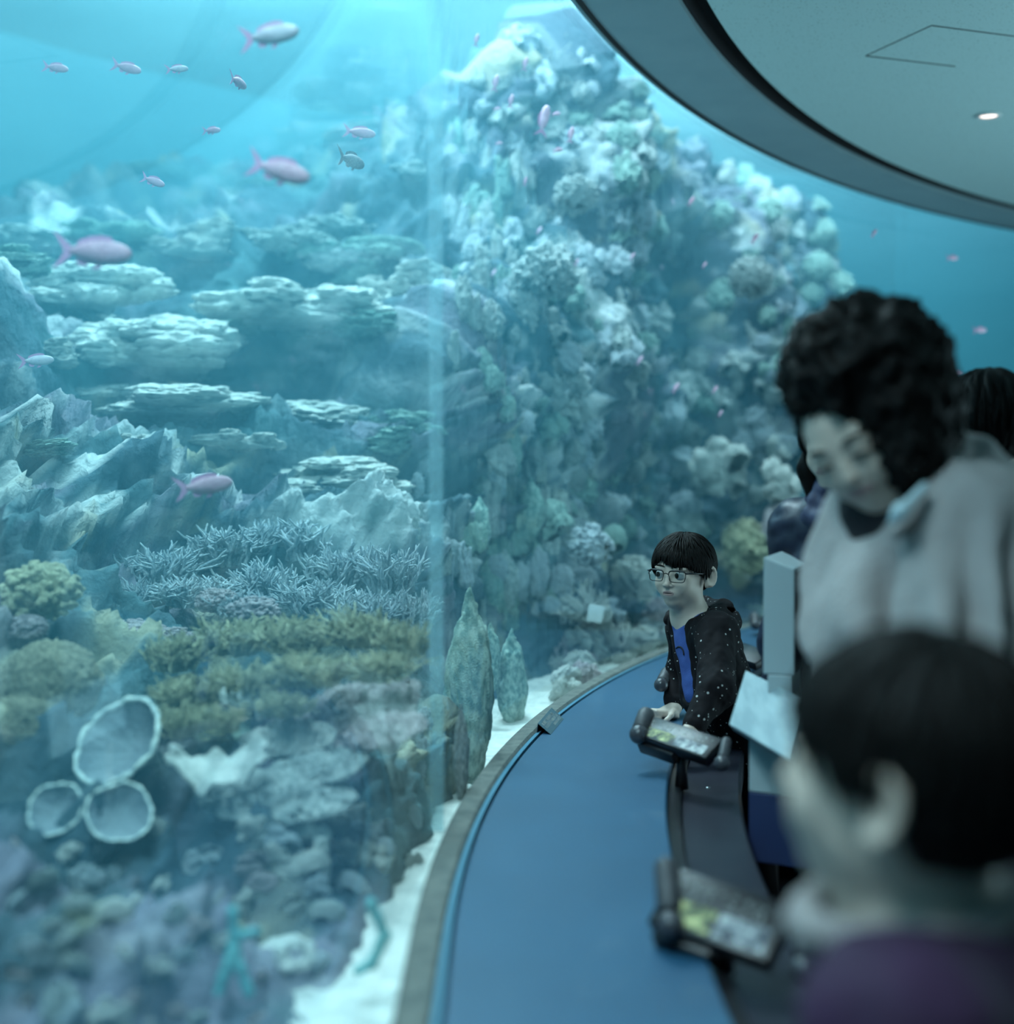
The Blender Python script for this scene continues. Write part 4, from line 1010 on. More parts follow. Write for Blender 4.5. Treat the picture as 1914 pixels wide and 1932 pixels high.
# ================================================================ people
def basis(f, up=(0, 0, 1)):
    f = Vector(f).normalized(); up = Vector(up); up = (up - f * up.dot(f)).normalized(); r = f.cross(up)
    return np.array([[r.x, f.x, up.x], [r.y, f.y, up.y], [r.z, f.z, up.z]])
def v3(p): return np.array([p.x, p.y, p.z])
M_skin = mat('skin', (0.60, 0.47, 0.39), 0.5, (0.64, 0.51, 0.43), 14, spec=0.35)
M_lip = mat('lips', (0.40, 0.25, 0.23), 0.45)
M_hair = mat('black_hair', (0.004, 0.0034, 0.003), 0.6, (0.006, 0.005, 0.0045), 60, spec=0.15)
M_eyew = mat('eye_white', (0.42, 0.42, 0.41), 0.15)
M_iris = mat('dark_iris', (0.012, 0.008, 0.006), 0.08)
def add_head(s, o, R, sc, eyes=True, child=True):
    """a head of height sc about o: face towards local +y"""
    s.frame(o, R, sc)
    s.ell((0, -0.065, 0.12), (0.375, 0.445, 0.375))
    s.ell((0, 0.09, -0.12), (0.262, 0.315, 0.34), 0.12)
    s.ell((0, 0.225, -0.385), (0.085, 0.095, 0.080), 0.16)
    for x in (-1, 1):
        s.ell((x * 0.145, 0.255, -0.145), (0.12, 0.12, 0.13), 0.10)                 # cheek
        s.ell((x * 0.205, 0.03, -0.26), (0.075, 0.13, 0.11), 0.14)                  # jaw
        s.ell((x * 0.135, 0.335, 0.085), (0.12, 0.06, 0.035), 0.06)                # brow
        s.ell((x * 0.145, 0.475, -0.005), (0.085, 0.07, 0.06), 0.05, 's')           # socket
        s.ell((x * 0.145, 0.315, -0.005), (0.088, 0.088, 0.070), 0.02)             # lids
    s.chain([(0, 0.365, 0.03), (0, 0.405, -0.055), (0, 0.447, -0.135)], [0.030, 0.030, 0.040], 0.045)   # nose
    for x in (-1, 1): s.ell((x * 0.052, 0.405, -0.148), (0.032, 0.036, 0.026), 0.02)
    for x in (-1, 1): s.ell((x * 0.028, 0.438, -0.176), (0.014, 0.02, 0.012), 0.01, 's')
    s.ell((0, 0.335, -0.255), (0.12, 0.075, 0.08), 0.06)                          # muzzle
    s.ell((-0.03, 0.386, -0.242), (0.055, 0.026, 0.016), 0.02); s.ell((0.03, 0.386, -0.242), (0.055, 0.026, 0.016), 0.02)
    s.ell((0, 0.376, -0.281), (0.062, 0.028, 0.018), 0.02)
    s.ell((0, 0.412, -0.262), (0.086, 0.034, 0.0070), 0.006, 's')
    if eyes:
        for x in (-1, 1): s.ell((x * 0.145, 0.42, -0.006), (0.070, 0.07, 0.0165), 0.006, 's')
    for x in (-1, 1):                                                            # ears
        Me = np.array(Matrix.Rotation(x * 0.45, 3, 'Z') @ Matrix.Rotation(-0.15, 3, 'X'))
        s.ell((x * 0.395, -0.04, -0.045), (0.034, 0.090, 0.145), 0.02, M=Me)
        s.ell((x * 0.432, -0.025, -0.035), (0.026, 0.052, 0.095), 0.02, 's', M=Me)
        s.ell((x * 0.375, -0.01, -0.15), (0.028, 0.035, 0.045), 0.02)
        s.chain([(x * (0.425 - 0.03 * math.cos(a)), -0.045 + 0.075 * math.cos(a), -0.03 + 0.125 * math.sin(a)) for a in [0.5 + 0.45 * q for q in range(11)]], [0.024] * 11, 0.01)
        s.ell((x * 0.43, -0.02, -0.05), (0.035, 0.04, 0.06), 0.01, 's')
    return s
def lip_mi(o, R, sc):
    def f(c):
        l = (c - o) @ R / sc
        e = ((l[:, 0] / 0.088) ** 2 + ((l[:, 2] + 0.262) / 0.037) ** 2 < 1) & (l[:, 1] > 0.385)
        return e.astype(np.int32)
    return f
def eyes_for(root, o, R, sc, gaze=(0, 0)):
    Rm = Matrix(R.tolist()); ov = Vector(o)
    for x in (-1, 1):
        c = ov + Rm @ (Vector((x * 0.145, 0.338, -0.006)) * sc); r = 0.078 * sc
        eb = obj('eyeball', MB().ball(c, r, 24), M_eyew, root)
        gz = Rm @ Vector((gaze[0], 1.0, gaze[1])).normalized(); q = gz.to_track_quat('Z', 'Y').to_matrix()
        prof = [(0.0001, 1.03)] + [(math.sin(t), math.cos(t) * 1.0 + 0.03 * (1 - t / 0.52)) for t in (0.15, 0.30, 0.42, 0.52)]
        obj('iris', MB().lathe([(a * r, b * r) for a, b in prof], 20, c, q, cap=False), M_iris, eb)
def hair_cap(o, R, sc, hairline, name='hair', nlock=420, seed=1, thick=1.05, lock=0.30, lr=0.020, center=(0, -0.06, 0.12), rad=(0.385, 0.46, 0.40), whorl=(0.0, -0.12), flare=0.03, vol=None):
    """combed hair over the skull; hairline(az) = lowest local z at that bearing (0 = forehead)"""
    rs = random.Random(seed); Rm = Matrix(R.tolist()); ov = Vector(o)
    def sp(az, t, k=1.0):
        zl = hairline(az)
        te = math.acos(max(-0.98, min(0.98, (zl - center[2]) / rad[2])))
        th = t * te
        v = 1.0 if vol is None else vol(az, th)
        return Vector((center[0] + rad[0] * k * v * math.sin(th) * math.sin(az), center[1] + rad[1] * k * v * math.sin(th) * math.cos(az), center[2] + rad[2] * k * v * math.cos(th)))
    W = lambda p: ov + Rm @ (p * sc)
    n, m = 72, 22; mb = MB(); vs = []
    for kk in (thick, 0.93):
        for i in range(m):
            for j in range(n):
                az = -math.pi + 2 * math.pi * j / n; t = i / (m - 1)
                wv = 1 + 0.012 * math.sin(az * 17 + 3 * math.sin(az * 3)) * min(1, t * 3) if kk > 1 else 1
                kt = kk * wv * (1 if kk < 1 else (1 - 0.05 * max(0, t - 0.8) * 5))
                vs.append(W(sp(az, max(t, 0.002), kt)))
    fs = []
    for L0 in (0, n * m):
        for i in range(m - 1):
            for j in range(n): fs.append((L0 + i*n+j, L0 + i*n+(j+1) % n, L0 + (i+1)*n+(j+1) % n, L0 + (i+1)*n+j))
    for j in range(n): fs.append(((m-1)*n+j, (m-1)*n+(j+1) % n, n*m+(m-1)*n+(j+1) % n, n*m+(m-1)*n+j))
    mb.add(vs, fs)
    for i in range(nlock):
        az = rs.uniform(-math.pi, math.pi); t0 = rs.uniform(0.02, 1 - lock * 0.8) if rs.random() < 0.6 else rs.uniform(0.55, 0.78); t1 = min(1.04 + rs.uniform(-0.02, 0.05), t0 + lock * rs.uniform(0.8, 1.3))
        da = rs.gauss(0, 0.06) + 0.10 * math.sin(az); pts = []
        for k in range(5):
            f = k / 4; pts.append(W(sp(az + da * f, t0 + (t1 - t0) * f, thick * (1.0 + flare * math.sin(f * 1.9)))))
        r = lr * sc * rs.uniform(0.7, 1.2)
        mb.tube(pts, [r * 0.5, r, r, r * 0.7, r * 0.1], 5, cap=False)
    return mb
def bodymesh(name, s, mi, root, mats):
    me = s.mesh(name, None, mi); return obj(name, me, mats, root)
def finger(s, p, dirs, lens, r, k=0.004):
    pts = [np.array(p, float)]; rr = [r]
    for i, (d, l) in enumerate(zip(dirs, lens)):
        d = np.array(d, float); d /= np.linalg.norm(d); pts.append(pts[-1] + d * l); rr.append(r * (0.93, 0.86, 0.78)[i])
    s.chain(pts, rr, k)
def hand(s, w, fwd, out, down, L=0.14, k=0.006, curl=0.4):
    """a hand from wrist w: fwd along the fingers, out towards the thumb side, down palm side"""
    s.frame(); w = np.array(w, float); fwd, out, down = [np.array(Vector(a).normalized()) for a in (fwd, out, down)]
    pl = L * 0.5; M = np.stack([out, fwd, down], 1)
    s.cap(w, w + fwd * pl * 0.4, L * 0.15, L * 0.16, k); s.box(w + fwd * pl * 0.55, (L * 0.21, pl * 0.5, L * 0.085), L * 0.07, k * 2, M=M)
    for i, (o_, ln) in enumerate(((0.155, 0.44), (0.053, 0.50), (-0.053, 0.46), (-0.155, 0.37))):
        b = w + fwd * pl * 0.95 + out * o_ * L; c = curl * (1 + 0.12 * i)
        ds = [fwd * math.cos(c * a) + down * math.sin(c * a) + out * o_ * 0.25 for a in (0.5, 1.2, 1.9)]
        finger(s, b, ds, (ln * L * 0.45, ln * L * 0.30, ln * L * 0.25), L * 0.052)
    b = w + fwd * pl * 0.25 + out * L * 0.16
    finger(s, b, [out * 0.8 + fwd * 0.7 + down * 0.2, out * 0.35 + fwd + down * 0.3, fwd + down * 0.4 + out * 0.05], (L * 0.19, L * 0.15, L * 0.12), L * 0.062)

# ---------------- the boy at the ledge
BO = v3(P(1288, 1080, 3.72)); BR_ = basis((-0.574, -0.819, -0.02), (0.04, 0, 1)); BS = 0.193
f_ = BR_[:, 1]; r_ = BR_[:, 0]
boy = empty('person', (0.78, 3.66, 0), 'boy in glasses and dark starry hooded jacket leaning on the ledge, gazing into the tank', 'person')
nk = v3(P(1303, 1165, 3.74)); ch = v3(P(1336, 1225, 3.71)); be = v3(P(1350, 1300, 3.68)); hp = np.array([0.70, 3.66, 0.77])
ls = v3(P(1352, 1197, 3.60)); le = v3(P(1352, 1300, 3.46)); lw = v3(P(1306, 1372, 3.40))
rsd = v3(P(1297, 1188, 3.87)); re = v3(P(1283, 1275, 3.92)); rw = v3(P(1274, 1336, 3.84))
s = Solid((0.15, 3.2, 0.02), (1.05, 4.1, 1.38), 0.0027)
add_head(s, BO, BR_, BS)
s.frame()
s.cap(BO - np.array([0, 0, 0.055]) - f_ * 0.012, nk, 0.040, 0.040, 0.02)
s.chain([nk, ch, be, hp], [0.045, 0.060, 0.066, 0.080], 0.05)
s.cap(ls, rsd, 0.035, 0.035, 0.04)
s.chain([ls, le, lw], [0.034, 0.026, 0.018], 0.02); s.chain([rsd, re, rw], [0.034, 0.026, 0.018], 0.02)
hand(s, rw, (-0.75, -0.25, -0.32), (0.3, -1, 0.05), (-0.1, -0.1, -1), 0.125, curl=0.25)
hand(s, lw, (-0.5, -0.6, -0.5), (-0.4, 0.6, 0), (0, 0, -1), 0.125, curl=0.6)
for sx in (-1, 1):
    q0 = hp + r_ * 0.055 * sx - np.array([0, 0, 0.04]); kn = np.array([0.755, 3.60, 0.40]) + r_ * 0.06 * sx; an = np.array([0.80, 3.66, 0.07]) + r_ * 0.06 * sx
    s.chain([q0, kn, an], [0.068, 0.045, 0.03], 0.03); s.cap(an, an + f_ * 0.10 - np.array([0, 0, 0.035]), 0.03, 0.022, 0.02)
bodymesh('body', s, lip_mi(BO, BR_, BS), boy, [M_skin, M_lip])
eyes_for(boy, BO, BR_, BS, (0.32, -0.02))
Rm = Matrix(BR_.tolist()); BV = Vector(BO)
W = lambda x, y, z: BV + Rm @ (Vector((x, y, z)) * BS)
for x in (-1, 1):
    obj('eyebrow', MB().tube([W(x * a, b, c) for a, b, c in ((0.06, 0.412, 0.108), (0.12, 0.408, 0.122), (0.19, 0.375, 0.118), (0.25, 0.325, 0.096))], [0.0008, 0.0019, 0.0018, 0.0006], 6), M_hair, boy)
def bl(az):
    a = abs(az); 
    base = np.interp(a, [0, 0.35, 0.75, 1.05, 1.35, 1.62, 1.85, 2.3, 3.15], [0.165, 0.15, 0.10, 0.03, -0.06, 0.02, -0.24, -0.42, -0.46])
    if az < 0.55 and az > -1.0: base = base - 0.06 * math.exp(-((az + 0.30) / 0.45) ** 2)
    if az > 0.1 and az < 0.9: base = base + 0.05 * math.exp(-((az - 0.38) / 0.2) ** 2)
    return base
hc = obj('hair', hair_cap(BO, BR_, BS, bl, nlock=1100, seed=4, thick=1.10, lock=0.24, lr=0.013, flare=0.03), M_hair, boy)
# glasses: worn, so a thing of their own
gl = empty('eyeglasses', W(0, 0.5, 0), 'dark thin framed rectangular eyeglasses on the boy\'s face', 'glasses')
M_frame = mat('dark_spectacle_frame', (0.012, 0.012, 0.014), 0.3)
M_lens = glassy('spectacle_lens', (0.97, 0.99, 0.99), 0.5)
def lens_ring(x):
    pts = []
    for k in range(33):
        a = 2 * math.pi * k / 32; c, d = math.cos(a), math.sin(a)
        ex = math.copysign(abs(c) ** 0.42, c) * 0.122; ez = math.copysign(abs(d) ** 0.5, d) * 0.077
        ez = ez * (1 if ez > 0 else 1.02) ; pts.append(W(x * 0.162 + ex * (1 - 0.08 * (ez < 0)), 0.478 - 0.35 * (abs(x * 0.162 + ex)) ** 2 * 1.2, -0.012 + ez))
    return pts
for x in (-1, 1):
    pts = lens_ring(x); rad_ = [0.0011 + 0.0011 * max(0, math.sin(2 * math.pi * k / 32)) for k in range(33)]
    fr = obj('lens_frame', MB().tube(pts, rad_, 8, cap=False), M_frame, gl)
    c = sum(pts[:32], Vector()) / 32; mb = MB(); mb.add([c] + pts[:32], [(0, 1 + k, 1 + (k + 1) % 32) for k in range(32)])
    lo = obj('lens', mb, M_lens, fr)
    obj('temple_arm', MB().tube([W(x * 0.275, 0.43, 0.035), W(x * 0.34, 0.37, 0.036), W(x * 0.385, 0.15, 0.02), W(x * 0.40, -0.01, 0.05), W(x * 0.41, -0.12, -0.03)], [0.0024, 0.0022, 0.0018, 0.0018, 0.0016], 8), M_frame, gl)
obj('bridge', MB().tube([W(-0.045, 0.478, 0.012), W(0, 0.487, 0.025), W(0.045, 0.478, 0.012)], 0.0014, 8), M_frame, gl)
# shirt
s = Solid((0.2, 3.4, 0.70), (0.9, 4.1, 1.25), 0.004); s.frame()
fo = np.array([-0.93, -0.37, 0]); fo /= np.linalg.norm(fo)
s.chain([nk - np.array([0, 0, 0.012]), ch, be, hp], [0.052, 0.072, 0.076, 0.088], 0.05)
s.cap(ls, rsd, 0.040, 0.040, 0.04)
s.ell(nk + np.array([0, 0, 0.03]) + f_ * 0.025, (0.045, 0.045, 0.062), 0.008, 's')
obj('shirt', s.mesh('shirt', lambda v: 0.003 * fbm(v * 22, 2, 4)), mat('blue_cotton', (0.045, 0.085, 0.30), 0.8, (0.05, 0.10, 0.34), 40, bump=0.2, bscale=400), boy)
shirt = [o for o in boy.children if o.name.startswith('shirt')][0]
# stars jacket
def star_mat():
    m = bpy.data.materials.new('starry_jacket'); m.use_nodes = True; nt = m.node_tree; b = nt.nodes['Principled BSDF']; b.inputs['Roughness'].default_value = 0.85
    b.inputs['Specular IOR Level'].default_value = 0.2
    tc = nt.nodes.new('ShaderNodeTexCoord'); v = nt.nodes.new('ShaderNodeTexVoronoi'); v.inputs['Scale'].default_value = 78; v.inputs['Randomness'].default_value = 1.0
    lt = nt.nodes.new('ShaderNodeMath'); lt.operation = 'LESS_THAN'; sp_ = nt.nodes.new('ShaderNodeSeparateColor'); mr = nt.nodes.new('ShaderNodeMapRange')
    mr.inputs['From Min'].default_value = 0.10; mr.inputs['From Max'].default_value = 1.0; mr.inputs['To Min'].default_value = 0.0; mr.inputs['To Max'].default_value = 0.24
    mx = nt.nodes.new('ShaderNodeMix'); mx.data_type = 'RGBA'; mx.inputs[6].default_value = (0.009, 0.007, 0.009, 1); mx.inputs[7].default_value = (0.50, 0.50, 0.48, 1)
    nt.links.new(tc.outputs['Object'], v.inputs['Vector']); nt.links.new(v.outputs['Color'], sp_.inputs[0]); nt.links.new(sp_.outputs[0], mr.inputs['Value'])
    nt.links.new(v.outputs['Distance'], lt.inputs[0]); nt.links.new(mr.outputs[0], lt.inputs[1]); nt.links.new(lt.outputs[0], mx.inputs[0]); nt.links.new(mx.outputs[2], b.inputs['Base Color'])
    return m
M_star = star_mat()
s = Solid((0.2, 3.2, 0.60), (1.0, 4.15, 1.30), 0.004); s.frame()
s.chain([nk - np.array([0, 0, 0.01]), ch, be, hp + np.array([0, 0, 0.0])], [0.062, 0.081, 0.085, 0.104], 0.05)
s.cap(ls, rsd, 0.050, 0.050, 0.04)
s.cap(ls, le, 0.054, 0.046, 0.03); s.cap(le, lw + (le - lw) * 0.12, 0.046, 0.032, 0.02)
s.cap(rsd, re, 0.052, 0.042, 0.03); s.cap(re, rw + (re - rw) * 0.22, 0.040, 0.030, 0.02)
# open front: a wedge cut away along the chest
for a, b_, w_ in ((nk + fo * 0.10, ch + fo * 0.10, 0.052), (ch + fo * 0.10, be + fo * 0.10 + np.array([0, 0, 0.0]), 0.040)):
    s.cap(a, b_, w_, w_ * 0.85, 0.012, 's')
s.ell(nk + np.array([0, 0, 0.045]) + f_ * 0.03, (0.058, 0.058, 0.085), 0.01, 's')
def jn(v):
    return 0.0055 * fbm(v * np.array([22, 22, 13.0]), 3, 8)
jk = obj('jacket', s.mesh('jacket', jn), M_star, boy)
s = Solid((0.2, 3.5, 0.95), (0.9, 4.15, 1.40), 0.004); s.frame()
hb = v3(P(1372, 1172, 3.80)); ring = [v3(P(1263, 1168, 3.80)), v3(P(1290, 1150, 3.90)), v3(P(1330, 1148, 3.86)), v3(P(1362, 1158, 3.78)), v3(P(1348, 1172, 3.66)), v3(P(1322, 1186, 3.62))]
s.chain(ring, [0.018, 0.024, 0.032, 0.034, 0.026, 0.018], 0.02)
s.ell(v3(P(1362, 1176, 3.75)), (0.052, 0.052, 0.040), 0.03); s.cap(v3(P(1350, 1160, 3.76)), v3(P(1387, 1168, 3.76)), 0.022, 0.010, 0.02)
s.ell(v3(P(1362, 1152, 3.76)), (0.040, 0.040, 0.014), 0.01, 's')
obj('hood', s.mesh('hood', lambda v: 0.004 * fbm(v * 25, 2, 9)), M_star, jk)
obj('hood_edge_tab', MB().ball(P(1390, 1194, 3.74), (0.010, 0.008, 0.007), 12), M_star, jk)
# trousers and shoes
s = Solid((0.45, 3.35, 0.04), (1.1, 3.95, 0.80), 0.006); s.frame()
for sx in (-1, 1):
    q0 = hp + r_ * 0.055 * sx - np.array([0, 0, 0.03]); kn = np.array([0.755, 3.60, 0.40]) + r_ * 0.06 * sx; an = np.array([0.80, 3.66, 0.09]) + r_ * 0.06 * sx
    s.chain([q0, kn, an], [0.088, 0.062, 0.050], 0.03)
obj('trousers', s.mesh('trousers', lambda v: 0.005 * fbm(v * 14, 2, 4)), mat('black_trousers', (0.010, 0.010, 0.013), 0.9), boy)
for sx in (-1, 1):
    an = np.array([0.80, 3.66, 0.045]) + r_ * 0.06 * sx; s = Solid((0.5, 3.3, 0.0), (1.1, 3.95, 0.16), 0.005); s.frame()
    s.ell(an, (0.05, 0.05, 0.043)); s.cap(an, an + f_ * 0.12 - np.array([0, 0, 0.012]), 0.042, 0.032, 0.03)
    obj('shoe', s.mesh('shoe'), mat('dark_shoe', (0.02, 0.02, 0.025), 0.6), boy)
# dark arch printed on the shirt front
me_ = shirt.data; bv = BVHTree.FromPolygons([tuple(v.co) for v in me_.vertices], [tuple(p.vertices) for p in me_.polygons]); pr_ = []
for k in range(15):
    a = math.pi * (k / 14); q_ = P(1282 - 9 * math.cos(a), 1236 - 16 * math.sin(a), 3.6); d_ = (q_ - CAM).normalized(); h_ = bv.ray_cast(CAM, d_)
    if h_[0] is not None: pr_.append(h_[0] - d_ * 0.001)
if len(pr_) > 3: obj('printed_arch', MB().tube(pr_, 0.0024, 6), mat('dark_print', (0.01, 0.01, 0.02), 0.8), shirt)
def front_pt(px, py, D, off=0.0): return P(px, py, D) + Vector(fo) * off

# ---------------- woman with curly hair
WO = v3(P(1628, 826, 2.06)); WR = basis((-0.56, -0.72, -0.42), (-0.50, -0.05, 0.86)); WS = 0.208
wom = empty('person', (1.05, 2.2, 0), 'smiling woman with big round curly dark hair and beige coat, bending forward', 'person')
wn = v3(P(1705, 935, 2.12)); wc = v3(P(1760, 1090, 2.16)); wh = v3(P(1850, 1420, 2.35))
wls = v3(P(1840, 990, 1.98)); wle = v3(P(1800, 1280, 1.86)); wlw = v3(P(1690, 1420, 1.75))
wrs = v3(P(1650, 1000, 2.40)); wre = v3(P(1640, 1200, 2.42)); wrw = v3(P(1600, 1330, 2.2))
s = Solid((0.25, 1.6, 0.0), (1.35, 2.95, 1.80), 0.0065)
add_head(s, WO, WR, WS, eyes=False)
s.frame(); s.cap(WO + WR @ (np.array([0, -0.12, -0.2]) * WS), wn, 0.052, 0.056, 0.03)
s.chain([wn, wc, wh], [0.07, 0.13, 0.14], 0.08); s.cap(wls, wrs, 0.06, 0.055, 0.06)
s.chain([wls, wle, wlw], [0.055, 0.042, 0.028], 0.02); s.chain([wrs, wre, wrw], [0.055, 0.042, 0.028], 0.02)
hand(s, wlw, (-0.7, -0.1, -0.6), (0, 1, 0), (0.5, 0, -0.7), 0.17, curl=0.6); hand(s, wrw, (-0.6, -0.4, -0.6), (0, -1, 0), (0.5, 0, -0.7), 0.17, curl=0.6)
for sy in (-0.09, 0.09):
    q0 = wh + np.array([0.02, sy, -0.05]); s.chain([q0, np.array([q0[0] - 0.02, q0[1], 0.48]), np.array([q0[0] + 0.05, q0[1], 0.08])], [0.10, 0.065, 0.045], 0.04)
    s.cap((q0[0] + 0.05, q0[1], 0.06), (q0[0] - 0.10, q0[1] - 0.02, 0.03), 0.045, 0.03, 0.02)
def smile_mi(c):
    l = (c - WO) @ WR / WS
    return (((l[:, 0] / 0.125) ** 2 + ((l[:, 2] + 0.262 - 1.2 * l[:, 0] ** 2) / 0.040) ** 2 < 1) & (l[:, 1] > 0.34)).astype(np.int32)
bodymesh('body', s, smile_mi, wom, [M_skin, M_lip])
Rw = Matrix(WR.tolist()); WV = Vector(WO); WW = lambda x, y, z: WV + Rw @ (Vector((x, y, z)) * WS)
for x in (-1, 1):
    obj('eyebrow', MB().tube([WW(x * a, b, c) for a, b, c in ((0.06, 0.41, 0.10), (0.13, 0.405, 0.125), (0.20, 0.37, 0.12), (0.26, 0.31, 0.09))], [0.001, 0.003, 0.003, 0.001], 6), M_hair, wom)
    obj('eyelid_line', MB().tube([WW(x * a, b, c) for a, b, c in ((0.075, 0.395, -0.015), (0.12, 0.412, -0.004), (0.17, 0.408, -0.004), (0.22, 0.375, -0.02))], [0.001, 0.0028, 0.0028, 0.001], 6), M_hair, wom)
s = Solid((0.2, 1.6, 1.2), (1.1, 2.6, 1.95), 0.006); s.frame()
s.ell(v3(P(1640, 712, 2.10)), (0.122, 0.135, 0.122)); s.ell(v3(P(1685, 795, 2.08)), (0.092, 0.13, 0.108), 0.05); s.ell(v3(P(1705, 875, 2.04)), (0.050, 0.085, 0.050), 0.05)
s.ell(v3(P(1560, 700, 2.05)), (0.055, 0.09, 0.065), 0.05); s.ell(v3(P(1538, 752, 2.08)), (0.034, 0.05, 0.04), 0.03)
s.frame(WO, WR, WS); s.ell((0.015, 0.42, -0.17), (0.225, 0.40, 0.31), 0.03, 's'); s.frame()
obj('hair', s.mesh('hair', lambda v: 0.010 * fbm(v * 28, 2, 3) + 0.010 * fbm(v * 70, 2, 5)), M_hair, wom)
M_coat = mat('beige_coat', (0.36, 0.33, 0.32), 0.85, (0.42, 0.38, 0.37), 8, bump=0.3, bscale=120)
s = Solid((0.25, 1.55, 0.55), (1.5, 2.95, 1.65), 0.0065); s.frame()
s.chain([wn + np.array([0.02, 0, -0.02]), wc, wh], [0.09, 0.165, 0.19], 0.08); s.cap(wls, wrs, 0.085, 0.08, 0.06)
s.cap(wls, wle, 0.088, 0.070, 0.04); s.cap(wle, wlw, 0.070, 0.052, 0.03); s.cap(wrs, wre, 0.080, 0.065, 0.04); s.cap(wre, wrw, 0.065, 0.05, 0.03)
s.cap(v3(P(1612, 960, 2.16)), v3(P(1590, 1180, 2.10)), 0.045, 0.055, 0.05); s.cap(v3(P(1662, 1075, 2.08)), v3(P(1650, 1260, 2.02)), 0.050, 0.07, 0.06); s.cap(v3(P(1812, 888, 2.16)), v3(P(1870, 980, 2.16)), 0.062, 0.10, 0.06)
s.cap(wn + np.array([-0.055, -0.12, 0.03]), wn * 0.75 + wc * 0.25 + np.array([-0.08, -0.14, 0.03]), 0.028, 0.008, 0.02, 's')
s.cap(WO + WR @ (np.array([0, 0.0, -0.3]) * WS), wn + np.array([0, 0, 0.02]), 0.070, 0.058, 0.02, 's')
def coatfold(v):
    t = v @ np.array([0.9, 0.3, -0.30])
    return 0.017 * np.sin(t * 105 + 3.0 * fbm(v * 4, 2, 6)) * np.clip((1.47 - v[:, 2]) * 7, 0.1, 1) + 0.008 * fbm(v * np.array([16, 16, 6.0]), 2, 7)
ct = obj('coat', s.mesh('coat', coatfold), M_coat, wom)
s = Solid((0.3, 1.6, 1.2), (1.3, 2.7, 1.70), 0.0065); s.frame()
s.chain([v3(P(1690, 1010, 1.92)), v3(P(1735, 960, 1.95)), v3(P(1785, 895, 2.0)), v3(P(1805, 850, 2.08)), v3(P(1800, 830, 2.2))], [0.008, 0.012, 0.016, 0.02, 0.02], 0.03)
obj('coat_collar', s.mesh('coat_collar', lambda v: 0.005 * fbm(v * 14, 2, 9)), M_coat, ct)
s = Solid((0.3, 1.6, 1.2), (1.2, 2.5, 1.60), 0.005); s.frame()
s.chain([v3(P(1682, 985, 1.90)), v3(P(1700, 965, 1.89)), v3(P(1745, 918, 1.92))], [0.005, 0.008, 0.007], 0.02)
obj('shirt_collar', s.mesh('shirt_collar'), mat('pale_blue_collar', (0.55, 0.68, 0.72), 0.7), wom)
s = Solid((0.3, 1.6, 1.1), (1.2, 2.6, 1.60), 0.007); s.frame()
s.chain([wn + np.array([-0.03, -0.03, -0.02]), wc + np.array([-0.05, -0.05, 0.0])], [0.075, 0.12], 0.05)
obj('dark_top', s.mesh('dark_top'), mat('black_knit', (0.015, 0.014, 0.018), 0.9), wom)
s = Solid((0.7, 2.0, 0.05), (1.4, 2.75, 0.95), 0.009); s.frame()
for sy in (-0.09, 0.09):
    q0 = wh + np.array([0.02, sy, -0.05]); s.chain([q0, np.array([q0[0] - 0.02, q0[1], 0.48]), np.array([q0[0] + 0.05, q0[1], 0.10])], [0.125, 0.085, 0.065], 0.04)
obj('trousers', s.mesh('trousers'), mat('black_trousers', (0.010, 0.010, 0.013), 0.9), wom)

# ---------------- child close to the lens
KO = v3(P(1706, 1462, 1.17)); KR = basis((-0.82, 0.52, 0.16), (0.05, -0.03, 1)); KS = 0.222
kid = empty('person', (0.42, 1.15, 0), 'blurred short haired child nearest the camera in a dark purple jacket, face turned away', 'person')
kn_ = v3(P(1735, 1735, 1.19)); kc = np.array([0.40, 1.18, 0.98]); kh = np.array([0.44, 1.16, 0.66])
s = Solid((0.05, 0.85, 0.0), (0.80, 1.45, 1.42), 0.005)
add_head(s, KO, KR, KS, eyes=False); s.frame()
s.cap(KO + KR @ (np.array([0, -0.12, -0.2]) * KS), kn_ - np.array([0, 0, 0.02]), 0.052, 0.055, 0.03)
s.chain([kn_, kc, kh], [0.06, 0.10, 0.10], 0.06)
kls, krs = np.array([0.31, 1.07, 1.065]), np.array([0.44, 1.29, 1.065])
s.cap(kls, krs, 0.05, 0.05, 0.05)
for sh, sg in ((kls, -1), (krs, 1)):
    el = sh + np.array([-0.03, 0.03 * sg, -0.19]); wr_ = el + np.array([-0.13, -0.02 * sg, 0.03]); s.chain([sh, el, wr_], [0.042, 0.034, 0.024], 0.02)
    hand(s, wr_, (-1, 0, 0.05), (0, -sg * 1.0, 0.2), (0, 0, -1), 0.13, curl=0.5)
for sg in (-1, 1):
    q0 = kh + np.array([0, 0.06 * sg, -0.04]); s.chain([q0, q0 + np.array([0, 0, -0.27]), np.array([q0[0] + 0.02, q0[1], 0.06])], [0.08, 0.052, 0.034], 0.03)
    s.cap((q0[0] + 0.02, q0[1], 0.05), (q0[0] - 0.10, q0[1], 0.03), 0.036, 0.026, 0.02)
bodymesh('body', s, lip_mi(KO, KR, KS), kid, [M_skin, M_lip])
def kl(az):
    return float(np.interp(abs(az), [0, 0.4, 0.8, 1.1, 1.35, 1.62, 1.85, 2.3, 3.15], [0.16, 0.15, 0.08, 0.0, -0.06, 0.03, -0.26, -0.42, -0.48]))
obj('hair', hair_cap(KO, KR, KS, kl, nlock=500, seed=9, thick=1.13, lock=0.28, lr=0.02), M_hair, kid)
M_kj = mat('dark_purple_jacket', (0.026, 0.008, 0.032), 0.85, (0.036, 0.010, 0.042), 12)
